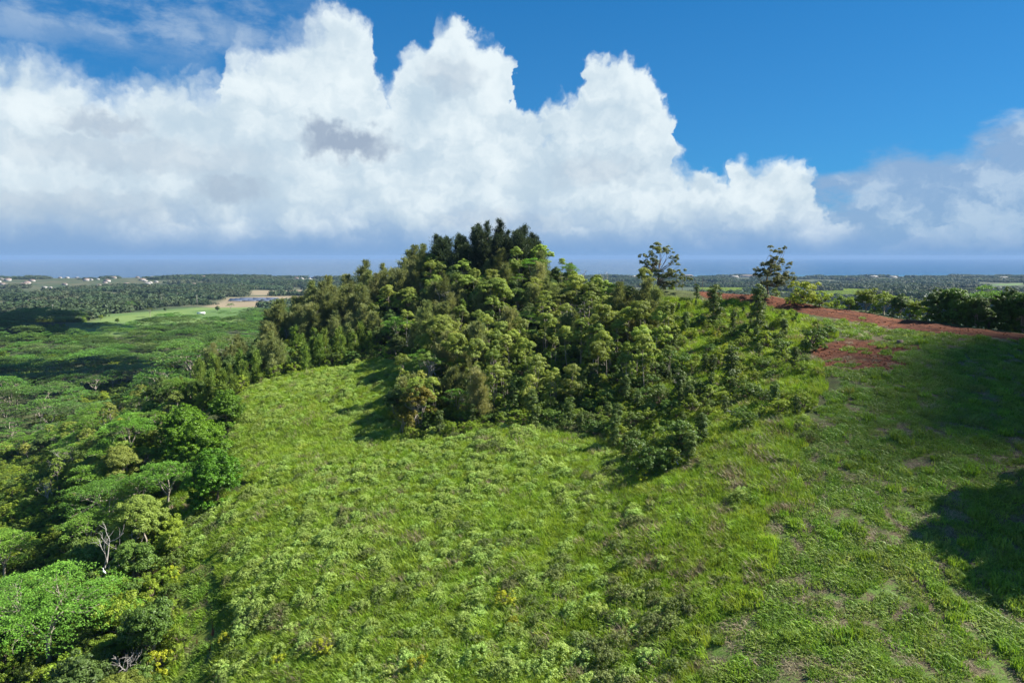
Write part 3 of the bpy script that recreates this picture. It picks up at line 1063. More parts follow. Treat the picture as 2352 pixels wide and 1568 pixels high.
BARE = [(ground(u, v), a, b) for (u, v, a, b) in [(1965, 802, 9.0, 8.0), (2010, 835, 6.0, 3.6), (1915, 835, 2.6, 1.6), (1830, 905, 1.6, 1.3), (1805, 935, 1.3, 1.0), (2070, 800, 4.0, 2.2), (1700, 682, 7.0, 3.0), (1900, 752, 3.0, 1.6)]]
MEADOWS = [area(q) for q in ([(140, 772), (170, 742), (240, 722), (400, 709), (545, 702), (600, 702), (600, 716), (540, 728), (440, 742), (350, 752), (290, 772)],
                             [(390, 760), (480, 735), (560, 730), (560, 745), (470, 762)],
                             [(1985, 702), (2110, 700), (2110, 708), (2000, 712)], [(2290, 690), (2420, 686), (2420, 700), (2300, 702)],
                             [(1900, 654), (2352, 650), (2352, 654), (1900, 658)])]
TANS = [area(q) for q in ([(1995, 684), (2100, 682), (2110, 694), (1990, 696)], [(2200, 662), (2300, 661), (2290, 668), (2190, 668)],
                          [(470, 706), (520, 684), (620, 680), (720, 680), (700, 700), (540, 706)], [(560, 668), (700, 664), (700, 676), (580, 678)],
                          [(140, 678), (260, 674), (260, 680), (150, 684)])]


def dirt_field(x, y):
    d = smooth(line_dist(ROAD, x, y), 5.0, 2.2)
    for (c, a, b) in BARE:
        q = np.hypot((x - c[0]) / a, (y - c[1]) / b) * 1.0
        d = np.maximum(d, smooth(q, 1.4, 0.3) * 0.72)
    t = line_dist(TRAIL, x, y)
    d = np.maximum(d, smooth(np.abs(t - 0.7), 0.4, 0.05) * 0.62)
    return d


def soft_in(poly, x, y, w):
    x, y = np.asarray(x, float), np.asarray(y, float)
    d = line_dist(np.r_[poly, poly[:1]], x, y)
    return smooth(np.where(inside(poly, x, y), d, -d), -w, w)


# ---------------------------------------------------------------- ground sheet
def make_ground():
    rr = np.concatenate([np.linspace(0.5, 24, 12), np.arange(25, 190, 0.62), np.geomspace(190, 600, 110)[:-1], np.geomspace(600, 9000, 150)])
    fr = np.radians(np.concatenate([np.arange(-180, -52, 4.0), np.arange(-52, 52, 0.30), np.arange(52, 180, 4.0)]))
    A, R = np.meshgrid(fr, rr)
    x, y = R * np.sin(A), R * np.cos(A)
    z = height(x, y)
    na = len(fr)
    V = np.c_[x.ravel(), y.ravel(), z.ravel()]
    i = (np.arange(len(rr) - 1) * na)[:, None]
    j = np.arange(na)[None]
    k = (j + 1) % na
    F = np.stack([i + j, i + na + j, i + na + k, i + k], -1).reshape(-1, 4)[:, ::-1]
    me = mesh_np("ground", V, F, None, None, True)
    xf, yf = V[:, 0], V[:, 1]
    rf = np.hypot(xf, yf)
    near = rf < 260
    dirt = np.zeros(len(V))
    mown, meadow, tan, fld = dirt.copy(), dirt.copy(), dirt.copy(), dirt.copy()
    dirt[near] = dirt_field(xf[near], yf[near])
    wx, wy = 4.0 * fbm(xf[near] / 4.0, yf[near] / 4.0, 301, 3), 4.0 * fbm(xf[near] / 4.0, yf[near] / 4.0, 302, 3)
    mown[near] = soft_in(MOWN, xf[near] + wx, yf[near] + wy, 1.2)
    fld[near] = np.maximum(soft_in(FIELD, xf[near] + wx, yf[near] + wy, 1.0), smooth(line_dist(TRAIL, xf[near], yf[near]), 4.0, 2.2))
    fr_ = (rf > 500) & (yf > 0)
    for p in MEADOWS:
        meadow[fr_] = np.maximum(meadow[fr_], soft_in(p, xf[fr_], yf[fr_], 12))
    for p in TANS:
        tan[fr_] = np.maximum(tan[fr_], soft_in(p, xf[fr_], yf[fr_], 12))
    cy = coast_y(xf)
    tan[fr_] = np.maximum(tan[fr_], smooth((cy - yf)[fr_], 190, 90))
    for nm, a in (("dirt", dirt), ("mown", mown), ("meadow", meadow), ("tan", tan), ("field", fld)):
        at = me.attributes.new(nm, 'FLOAT', 'POINT')
        at.data.foreach_set("value", a.astype(np.float32))
    m, T, out = new_mat("ground")
    g = lambda nm: T.n("ShaderNodeAttribute", attribute_name=nm).outputs["Fac"]
    pos = T.n("ShaderNodeNewGeometry").outputs["Position"]
    nb = T.noise(pos, 0.55, 6.0, 0.62, dim='3D')
    nf = T.noise(pos, 6.0, 5.0, 0.65, dim='3D')
    nl = T.noise(pos, 0.012, 5.0, 0.6, dim='3D')
    base = T.mix(T.ramp(nb, 0.35, 0.65), (0.050, 0.058, 0.022), (0.075, 0.095, 0.030))
    far = T.mix(T.ramp(nl, 0.38, 0.62), (0.040, 0.062, 0.026), (0.085, 0.085, 0.045))
    dist = T.ramp(T.vm('LENGTH', pos), 260, 500)
    base = T.mix(dist, base, far)
    fieldc = T.mix(nf, (0.100, 0.140, 0.022), (0.150, 0.195, 0.034))
    base = T.mix(g("field"), base, fieldc)
    # mown ground: thin turf, thatch and bare soil between
    thatch = T.mix(T.ramp(nf, 0.40, 0.62), (0.072, 0.056, 0.032), (0.150, 0.120, 0.072))
    turf = T.mix(nf, (0.060, 0.110, 0.020), (0.120, 0.190, 0.036))
    mw = T.mix(T.ramp(T.m('ADD', nb, T.m('MULTIPLY', T.m('SUBTRACT', nf, 0.5), 0.6)), 0.42, 0.60), thatch, turf)
    base = T.mix(g("mown"), base, mw)
    mead = T.mix(T.ramp(nl, 0.4, 0.6), (0.080, 0.140, 0.038), (0.130, 0.190, 0.050))
    base = T.mix(g("meadow"), base, mead)
    base = T.mix(g("tan"), base, T.mix(nl, (0.19, 0.145, 0.090), (0.27, 0.225, 0.140)))
    soil = T.mix(T.ramp(T.noise(pos, 1.3, 6.0, 0.7, dim='3D'), 0.35, 0.68), (0.060, 0.019, 0.009), (0.165, 0.058, 0.026))
    soil = T.mix(T.ramp(T.noise(pos, 9.0, 3.0, 0.6, dim='3D'), 0.58, 0.75, 0.0, 0.5), soil, (0.21, 0.105, 0.06))
    rot = T.n("ShaderNodeVectorRotate", rotation_type='Z_AXIS')
    T._in(rot.inputs["Vector"], pos)
    rot.inputs["Angle"].default_value = 1.02
    streak = T.noise(T.vm('MULTIPLY', rot.outputs[0], (0.10, 1.5, 1.0)), 1.1, 5.0, 0.6)
    soil = T.mix(T.ramp(streak, 0.46, 0.62, 0.0, 0.75), soil, (0.050, 0.017, 0.009))
    soil = T.mix(T.ramp(streak, 0.42, 0.30, 0.0, 0.5), soil, (0.205, 0.085, 0.042))
    dm = T.m('ADD', g("dirt"), T.m('ADD', T.m('MULTIPLY', T.m('SUBTRACT', nb, 0.5), 0.9), T.m('MULTIPLY', T.m('SUBTRACT', nf, 0.5), 0.7)))
    base = T.mix(T.ramp(dm, 0.40, 0.56), base, soil)
    b = T.n("ShaderNodeBsdfPrincipled")
    T.t.links.new(base, b.inputs["Base Color"])
    b.inputs["Roughness"].default_value = 0.95
    b.inputs["Specular IOR Level"].default_value = 0.15
    bp = T.n("ShaderNodeBump")
    bp.inputs["Strength"].default_value = 0.7
    bp.inputs["Distance"].default_value = 0.12
    T.t.links.new(T.m('ADD', nf, T.m('MULTIPLY', nb, 1.5)), bp.inputs["Height"])
    T.t.links.new(bp.outputs[0], b.inputs["Normal"])
    T.t.links.new(b.outputs[0], out.inputs[0])
    me.materials.append(m)
    return link("ground", me, kind="structure", label="rolling green land falling from the hill to the coastal plain", cat="ground")


make_ground()


def make_sea():
    xs = np.concatenate([-np.geomspace(30000, 200, 60), [0], np.geomspace(200, 30000, 60)])
    ys = np.concatenate([np.linspace(2500, 6500, 120), np.geomspace(6600, 30000, 60)])
    X, Y = np.meshgrid(xs, ys)
    V = np.c_[X.ravel(), Y.ravel(), np.zeros(X.size)]
    n = len(xs)
    i = (np.arange(len(ys) - 1) * n)[:, None]
    j = np.arange(n - 1)[None]
    F = np.stack([i + j, i + j + 1, i + n + j + 1, i + n + j], -1).reshape(-1, 4)
    me = mesh_np("sea", V, F)
    sh = smooth(V[:, 1] - coast_y(V[:, 0]), 900, 0)
    at = me.attributes.new("shallow", 'FLOAT', 'POINT')
    at.data.foreach_set("value", sh.astype(np.float32))
    m, T, out = new_mat("sea_water")
    pos = T.n("ShaderNodeNewGeometry").outputs["Position"]
    s = T.n("ShaderNodeAttribute", attribute_name="shallow").outputs["Fac"]
    st = T.noise(T.vm('MULTIPLY', pos, (0.25, 1.0, 1.0)), 0.0022, 5.0, 0.6)
    deep = T.mix(T.ramp(st, 0.35, 0.65), (0.006, 0.040, 0.092), (0.009, 0.052, 0.112))
    col = T.mix(T.m('MULTIPLY', s, T.ramp(st, 0.3, 0.6, 0.5, 1.0)), deep, (0.028, 0.130, 0.165))
    b = T.n("ShaderNodeBsdfPrincipled")
    T.t.links.new(col, b.inputs["Base Color"])
    b.inputs["Roughness"].default_value = 0.22
    b.inputs["Specular IOR Level"].default_value = 0.24
    bp = T.n("ShaderNodeBump")
    bp.inputs["Strength"].default_value = 1.0
    bp.inputs["Distance"].default_value = 4.0
    T.t.links.new(T.noise(pos, 0.05, 4.0, 0.6), bp.inputs["Height"])
    T.t.links.new(bp.outputs[0], b.inputs["Normal"])
    T.t.links.new(b.outputs[0], out.inputs[0])
    me.materials.append(m)
    link("sea", me, kind="structure", label="calm blue ocean stretching to the horizon beyond the coast", cat="sea")


make_sea()


def make_haze():
    x, y0, y1, z0, z1 = 31000.0, -12000.0, 31000.0, -10.0, CAMZ + 26.0
    V = [(-x, y0, z0), (x, y0, z0), (x, y1, z0), (-x, y1, z0), (-x, y0, z1), (x, y0, z1), (x, y1, z1), (-x, y1, z1)]
    F = np.array([(3, 2, 1, 0), (4, 5, 6, 7), (0, 1, 5, 4), (1, 2, 6, 5), (2, 3, 7, 6), (3, 0, 4, 7)])
    me = mesh_np("haze", V, F)
    m, T, out = new_mat("haze_air")
    v = T.n("ShaderNodeVolumePrincipled")
    v.inputs["Color"].default_value = (0.25, 0.41, 0.67, 1)
    v.inputs["Density"].default_value = HAZE
    v.inputs["Anisotropy"].default_value = 0.0
    T.t.links.new(v.outputs[0], out.inputs["Volume"])
    me.materials.append(m)
    link("haze", me, kind="stuff", label="thin blue haze in the air over the plain and sea", cat="haze")


HAZE = 5.5e-5
make_haze()

# ---------------------------------------------------------------- grasses and shrubs of the fields
def lay(pts, rng, lo, hi, flip=True):
    n = len(pts)
    s = rng.uniform(lo, hi, n)
    sx = s * np.where(rng.random(n) < 0.5, -1, 1)
    return np.c_[sx, s, s * rng.uniform(0.8, 1.2, n)]


def grasses():
    rng = np.random.default_rng(5)
    tall = [make_grass(100 + i, 0.85, 190, 0.42, 0.85, 'grass', lean=0.45, w=0.020) for i in range(5)]
    tall += [make_grass(120 + i, 0.85, 120, 0.5, 0.9, 'straw', lean=0.5, w=0.014) for i in range(2)]
    p = scatter(FIELD, 0.62, 7, ragged=4.0)
    d = dirt_field(p[:, 0], p[:, 1]) + 0.4 * fbm(p[:, 0] / 2, p[:, 1] / 2, 8, 2)
    p = p[(d < 0.5) & (line_dist(TRAIL, p[:, 0], p[:, 1]) > 2.4)]
    z = height(p[:, 0], p[:, 1])
    sn = fbm(p[:, 0] / 7.0, p[:, 1] / 7.0, 41, 3)
    idx = np.where((rng.random(len(p)) < 0.03 + 0.3 * np.clip(sn - 0.15, 0, 1) + 0.12 * smooth(p[:, 0] / p[:, 1], 0.1, 0.3)), rng.integers(5, 7, len(p)), rng.integers(0, 5, len(p)))
    sc = lay(p, rng, 0.75, 1.2) * (1 + 0.5 * sn)[:, None]
    stuff_of("tall_grass", tall, np.c_[p, z], sc, slope_rot(p[:, 0], p[:, 1], rng), "tall yellow-green grass between the shrubs of the sloping field", "grass", idx)
    # the same grass on the brush slope, along the road and in the clearings
    extra = [scatter(BRUSH, 0.8, 9), scatter(area([(1600, 664), (1900, 700), (2400, 762), (2600, 770), (2600, 720), (2300, 690), (1900, 655), (1640, 650)]), 0.95, 10)]
    extra += [scatter(area([(-100, 1170), (130, 1120), (150, 1060), (40, 1060), (-100, 1090)]), 0.9, 12)]
    extra += [scatter(area([(330, 1660), (370, 1400), (385, 1270), (520, 1270), (540, 1660)]), 0.8, 13)]
    extra += [scatter(area([(370, 1230), (385, 1120), (440, 1100), (530, 1150), (500, 1200), (430, 1240)]), 0.8, 14)]
    p = np.concatenate(extra)
    d = dirt_field(p[:, 0], p[:, 1]) + 0.4 * fbm(p[:, 0] / 2, p[:, 1] / 2, 8, 2)
    p = p[((d < 0.42) | (rng.random(len(p)) < 0.05)) & (line_dist(TRAIL, p[:, 0], p[:, 1]) > 2.4)]
    z = height(p[:, 0], p[:, 1])
    idx = np.where(rng.random(len(p)) < 0.12, 5, rng.integers(0, 5, len(p)))
    stuff_of("rough_grass", tall, np.c_[p, z], lay(p, rng, 0.6, 1.25), slope_rot(p[:, 0], p[:, 1], rng), "rough bright grass on the brushy slope and verges of the dirt road", "grass", idx)
    # mown turf
    turf = [make_grass(140 + i, 0.75, 230, 0.10, 0.30, 'turf', lean=0.8, w=0.020) for i in range(4)]
    turf += [make_grass(150 + i, 0.75, 120, 0.10, 0.22, 'straw', lean=1.6, w=0.012, flop=0.25) for i in range(3)]
    turf += [make_grass(160 + i, 0.5, 130, 0.3, 0.6, 'turf', lean=0.5, w=0.022) for i in range(2)]
    p = np.r_[scatter(MOWN, 0.52, 15, ragged=4.0), scatter(area([(360, 1660), (390, 1500), (410, 1390), (410, 1280), (500, 1280), (520, 1390), (525, 1500), (500, 1660)]), 0.55, 16, keep=lambda x, y: line_dist(TRAIL, x, y) < 2.0)]
    d = dirt_field(p[:, 0], p[:, 1]) + 0.5 * fbm(p[:, 0] / 2, p[:, 1] / 2, 8, 2)
    th = fbm(p[:, 0] / 1.1, p[:, 1] / 2.6, 61, 3) + 0.26 * np.sin((p[:, 0] - 0.25 * p[:, 1]) * 2.9)
    ok = ((d < 0.42) | (rng.random(len(p)) < 0.10)) & (rng.random(len(p)) < 0.64 + 0.9 * th)
    p, th = p[ok], th[ok]
    z = height(p[:, 0], p[:, 1])
    q = rng.random(len(p))
    idx = np.where(q < np.clip(0.23 - 1.0 * th, 0.03, 0.8), rng.integers(4, 7, len(p)), rng.integers(0, 4, len(p)))
    idx = np.where((rng.random(len(p)) < 0.10) & (th > 0), rng.integers(7, 9, len(p)), idx)
    stuff_of("mown_grass", turf, np.c_[p, z], lay(p, rng, 0.6, 1.35) * (1 + 0.5 * np.clip(th, -0.6, 0.8))[:, None], slope_rot(p[:, 0], p[:, 1], rng), "short mown grass with straw and thatch on the ridge field", "grass", idx)


grasses()


def field_shrubs():
    rng = np.random.default_rng(17)
    p = scatter(FIELD, 0.86, 18, ragged=4.0)
    az = p[:, 0] / p[:, 1]
    dens = 1.0 - 0.9 * smooth(az, -0.12, 0.36) + 0.8 * fbm(p[:, 0] / 6.0, p[:, 1] / 6.0, 33, 3) + 0.12 * smooth(p[:, 1], 95, 65)
    t = line_dist(TRAIL, p[:, 0], p[:, 1])
    ok = (rng.random(len(p)) < np.clip(dens, 0.03, 0.95)) & (t > 2.7)
    p = p[ok]
    z = height(p[:, 0], p[:, 1])
    s = rng.uniform(0.5, 1.02, len(p)) * (1 + 0.35 * fbm(p[:, 0] / 8.0, p[:, 1] / 8.0, 71, 2))
    dist = np.sqrt(p[:, 0] ** 2 + p[:, 1] ** 2 + (CAMZ - z) ** 2)
    infr = (np.abs(p[:, 0]) < 0.74 * (p[:, 1] + 8))
    order = np.argsort(dist / s + np.where(infr, 0, 1e4))
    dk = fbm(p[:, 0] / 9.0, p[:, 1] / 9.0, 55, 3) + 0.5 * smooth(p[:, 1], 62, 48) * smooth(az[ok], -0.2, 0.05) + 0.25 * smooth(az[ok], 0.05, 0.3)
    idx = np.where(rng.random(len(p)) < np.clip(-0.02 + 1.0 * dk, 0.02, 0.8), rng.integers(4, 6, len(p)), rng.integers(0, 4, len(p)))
    one, rest = order[:300], order[300:]
    for i in one:
        a = p[i, 0] / p[i, 1]
        col = ("beside the trail" if a < -0.36 else "towards the trail" if a < -0.22 else "short of the yellow weed clump" if a < -0.06 else "around the yellow weed clump" if a < 0.08 else
               "past the yellow weed clump" if a < 0.24 else "towards the mown ground")
        where = ("at the bottom" if dist[i] < 62 else "low down" if dist[i] < 68 else "higher up") + " " + col
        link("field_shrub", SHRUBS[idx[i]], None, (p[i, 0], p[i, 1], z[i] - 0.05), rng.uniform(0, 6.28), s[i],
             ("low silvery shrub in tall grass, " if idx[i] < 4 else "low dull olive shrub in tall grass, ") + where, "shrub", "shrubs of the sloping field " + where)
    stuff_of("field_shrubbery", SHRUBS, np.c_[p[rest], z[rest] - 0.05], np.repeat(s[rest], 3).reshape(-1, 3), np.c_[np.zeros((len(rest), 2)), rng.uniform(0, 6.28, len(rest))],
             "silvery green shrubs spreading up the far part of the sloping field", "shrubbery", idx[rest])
    return len(p)


field_shrubs()


def yellow_spots():
    for (u, v, k, lab) in [(1165, 1395, 1.0, "yellow-green weed clump low in the middle of the field"), (1180, 1450, 0.8, "yellow-green weed clump just below the one in mid-field"), (525, 1480, 0.8, "yellow-green bush in the field beside the trail"),
                           (745, 1505, 1.0, "yellow-green clump low in the field towards the trail"), (960, 1545, 0.9, "yellow-green clump at the bottom of the field"), (370, 1540, 1.3, "bright yellow-green bush at the trail's wooded side"),
                           (400, 1330, 1.0, "yellow-leaved bush in the wood edge above the trail"), (1480, 1110, 1.0, "yellow-green bush under the dark bush at the slope's tip"), (640, 1530, 0.7, "small yellow clump at the field bottom near the trail")]:
        p = ground(u, v)
        plant('bush_yellow', p[0], p[1], "bush", lab, "bush", None, k)


random.seed(3)
yellow_spots()


def clods():
    """loose lumps of red soil on the road and the bare patches"""
    rng = np.random.default_rng(23)
    mats = plain_mat("red_clod", (0.14, 0.050, 0.024), 0.95, 0.1, 0.4, 6.0)
    shapes = []
    for k in range(3):
        d = unit(rng.normal(size=(14, 3)))
        V, F = [], []
        an = np.arange(7) * 2 * math.pi / 7
        for zz, rr in ((-0.1, 1.0), (0.35, 0.85), (0.6, 0.4)):
            for q in an:
                r = rr * rng.uniform(0.7, 1.2)
                V.append((math.cos(q) * r, math.sin(q) * r, zz + rng.normal() * 0.08))
        for i in (0, 1):
            for j in range(7):
                F.append((i * 7 + j, i * 7 + (j + 1) % 7, (i + 1) * 7 + (j + 1) % 7, (i + 1) * 7 + j))
        shapes.append(mesh_np("clod", V, [np.array(F), np.array([tuple(range(14, 21))])], mats))
    pts = []
    for (c, a, b) in BARE:
        n = int(a * b * 9)
        pts.append(np.c_[c[0] + rng.normal(size=n) * a * 0.6, c[1] + rng.normal(size=n) * b * 0.6])
    for i in range(len(ROAD) - 1):
        n = int(np.hypot(*(ROAD[i + 1] - ROAD[i])[:2]) * 7)
        t = rng.random((n, 1))
        pts.append(ROAD[i, :2] + (ROAD[i + 1] - ROAD[i])[:2] * t + rng.normal(size=(n, 2)) * 2.0)
    p = np.concatenate(pts)
    p = p[dirt_field(p[:, 0], p[:, 1]) > 0.3]
    s = 0.06 + 0.16 * rng.random(len(p)) ** 3
    stuff_of("soil_rubble", shapes, np.c_[p, height(p[:, 0], p[:, 1])], np.c_[s, s * rng.uniform(0.7, 1.2, len(p)), s], np.c_[np.zeros((len(p), 2)), rng.uniform(0, 6.28, len(p))],
             "loose clods of red soil on the dirt road and bare patches", "rubble", rng.integers(0, 3, len(p)))


clods()

# ---------------------------------------------------------------- trees of the hill and the slopes
RNG = random.Random(7)


def pix_of(x, y, z):
    """print pixel of a world point, to tell which side of the hill it stands on"""
    c, s = math.cos(PITCH), math.sin(PITCH)
    zz = z - CAMZ
    dep, up = y * c - zz * s, y * s + zz * c
    return CXP + FPX * x / dep, CYP - FPX * up / dep


def at(u, v):
    p = ground(u, v)
    return p[0], p[1]



def hill_zone(u, v):
    row = "near the hilltop" if v < 650 else ("high on the hill" if v < 700 else ("halfway up the hill" if v < 760 else ("low on the hill" if v < 840 else "at the hill foot")))
    col = ("above the field edge" if u < 950 else "above the rust-tinged tree" if u < 1080 else "under the dark hilltop stand" if u < 1200 else
           "under the falling crest" if u < 1320 else "towards the tall lone gum" if u < 1450 else "next to the brushy slope")
    return row + " " + col


def valley_zone(x, y):
    a = x / y
    col = "close to the field" if a > -0.45 else ("midway across the slope" if a > -0.62 else "out towards the clearing")
    row = "lowest in view" if y < 75 else ("below the domed trees" if y < 95 else ("level with the domed trees" if y < 125 else ("behind the domed trees" if y < 165 else "down near the valley floor")))
    return row + ", " + col


def hill_trees():
    pts = scatter(HILL, 2.7, 21)
    # the far side of the crest too
    back = scatter(np.array([(-75, 215), (-60, 190), (-30, 192), (0, 190), (28, 178), (45, 165), (55, 172), (40, 200), (5, 222), (-45, 235)]), 4.2, 22,
                   keep=lambda x, y: ~inside(HILL, x, y))
    n = 0
    for k, (x, y) in enumerate(np.r_[pts, back]):
        z = float(height(x, y))
        u, v = pix_of(x, y, z)
        isback = k >= len(pts)
        r = RNG.random()
        crest = 1.0 if not (u > 1250 and v < 710) else (0.6 if u < 1380 else 0.42)
        if u > 1470 and v < 700:
            continue
        if y < 108 and u > 1000:
            continue                                          # left to the bushes at the foot
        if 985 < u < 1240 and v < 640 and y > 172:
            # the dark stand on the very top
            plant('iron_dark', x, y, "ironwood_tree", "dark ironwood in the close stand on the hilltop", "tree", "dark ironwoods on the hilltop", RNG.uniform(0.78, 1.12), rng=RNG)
        elif (u < 640 and v < 870):
            kind = 'iron' if r < 0.55 else ('round' if r < 0.85 else 'gum')
            if r > 0.72 and not isback:
                continue
            plant(kind, x, y, {'iron': "ironwood_tree", 'round': "round_tree", 'gum': "gum_tree"}[kind],
                  {'iron': "grey-green ironwood low on the hill's shoulder above the valley", 'round': "rounded green tree low on the hill's shoulder above the valley", 'gum': "open olive gum tree low on the hill's shoulder above the valley"}[kind],
                  "tree", "trees on the low shoulder of the hill", RNG.uniform(0.45, 0.8), rng=RNG)
        elif u < 860 or (u < 960 and v < 720):
            if v > 800:
                if r < 0.75:
                    plant('plume', x, y, "ironwood_tree", "young plume-like green ironwood along the upper edge of the field", "tree", "young ironwoods at the field edge", RNG.uniform(0.6, 1.05), rng=RNG)
                else:
                    plant('bush_dark', x, y, "bush", "dark bush under the young ironwoods at the upper field edge", "bush", "bushes under the young ironwoods", RNG.uniform(0.8, 1.3), rng=RNG)
            else:
                plant('iron', x, y, "ironwood_tree", "olive-grey ironwood " + hill_zone(u, v) + (" shoulder" if u < 720 else ""),
                      "tree", "ironwoods of the hill", RNG.uniform(0.62, 1.0), rng=RNG)
        elif u > 1120 and v > 815:
            if r < 0.62:
                plant('pole', x, y, "slender_tree", "slender pale-trunked tree " + hill_zone(u, v), "tree", "slender trees of the hill", RNG.uniform(0.7, 1.0), rng=RNG)
            elif r < 0.8:
                plant('bush_dark', x, y, "bush", "dark bush in the undergrowth of the shady grove", "bush", "undergrowth bushes of the grove", RNG.uniform(0.7, 1.2), rng=RNG)
        else:
            w = fbm(x / 9.0, y / 9.0, 205, 2) * 1.15
            if w > 0.22 and r < 0.7 and crest == 1.0:
                plant('iron' if r < 0.45 else 'plume', x, y, "ironwood_tree", "feathery ironwood in a clump " + hill_zone(u, v), "tree", "ironwoods of the hill", RNG.uniform(0.6, 1.0), rng=RNG)
            elif w < -0.25 and r < 0.5:
                plant('round' if r < 0.3 else 'flat', x, y, "round_tree" if r < 0.3 else "umbrella_tree", ("leafy rounded tree " if r < 0.3 else "layered light green tree ") + hill_zone(u, v), "tree", "broad trees of the hill", RNG.uniform(0.5, 0.85) * crest, rng=RNG)
            elif r < 0.075:
                plant('dead', x, y, "dead_tree", "bare pale tree " + hill_zone(u, v), "tree", "bare trees of the hill", RNG.uniform(0.8, 1.2), rng=RNG)
            elif r < 0.52:
                plant('gum', x, y, "gum_tree", "olive-topped gum " + hill_zone(u, v), "tree",
                      "gum trees of the hill", RNG.uniform(0.45, 1.05) * crest, rng=RNG)
            elif r < 0.66:
                plant('pole', x, y, "slender_tree", "slender round-topped tree " + hill_zone(u, v), "tree", "slender trees of the hill", RNG.uniform(0.7, 1.0) * crest, rng=RNG)
            elif r < 0.80:
                plant('round', x, y, "round_tree", "dark rounded tree " + hill_zone(u, v), "tree", "rounded trees of the hill face", RNG.uniform(0.45, 0.8) * crest, rng=RNG)
            elif r < 0.92:
                plant('iron', x, y, "ironwood_tree", "feathery ironwood spire " + hill_zone(u, v), "tree", "ironwoods of the hill", RNG.uniform(0.55, 0.9) * crest, rng=RNG)
        n += 1


hill_trees()


def brush_slope():
    for (x, y) in scatter(BRUSH, 1.9, 31):
        r = RNG.random()
        z = float(height(x, y))
        u, v = pix_of(x, y, z)
        if dirt_field(np.array([x]), np.array([y]))[0] > 0.2:
            continue
        if fbm(x / 8.0, y / 8.0, 77, 2) < -0.22:
            continue
        low = 0.5 if (v < 745 and u > 1500) else 1.0
        up = "high on the brushy slope below the dirt road" if v < 830 else "low on the brushy slope above the field"
        if r < 0.44:
            plant('bush', x, y, "bush", "bright leafy bush " + up, "bush", "bright bushes " + up, RNG.uniform(0.55, 1.1) * low, rng=RNG)
        elif r < 0.62:
            plant('bush_dark', x, y, "bush", "dark glossy bush " + up, "bush", "dark bushes " + up, RNG.uniform(0.6, 1.15) * low, rng=RNG)
        elif r < 0.74:
            plant('column', x, y, "young_tree", "small upright leafy tree " + up, "tree", "young trees " + up, RNG.uniform(0.4, 0.72) * low, rng=RNG)
        elif r < 0.80:
            plant('bush_yellow', x, y, "bush", "small yellow-green bush " + up, "bush", "yellow bushes " + up, RNG.uniform(0.7, 1.1) * low, rng=RNG)
    # foot of the grove
    foot = area([(930, 1012), (905, 960), (1000, 940), (1250, 930), (1400, 900), (1500, 900), (1400, 1010), (1250, 985), (1060, 1000)])
    for (x, y) in scatter(foot, 1.7, 32):
        r = RNG.random()
        k = 'bush' if r < 0.5 else ('bush_dark' if r < 0.86 else 'column')
        plant(k, x, y, "young_tree" if k == 'column' else "bush",
              {'bush': "bright leafy bush at the foot of the shady grove", 'bush_dark': "dark leafy bush at the foot of the shady grove", 'column': "upright leafy sapling at the foot of the shady grove"}[k],
              "tree" if k == 'column' else "bush", {'bush': "bright bushes below the grove", 'bush_dark': "dark bushes below the grove", 'column': "saplings below the grove"}[k], RNG.uniform(0.5, 0.95), rng=RNG)


brush_slope()


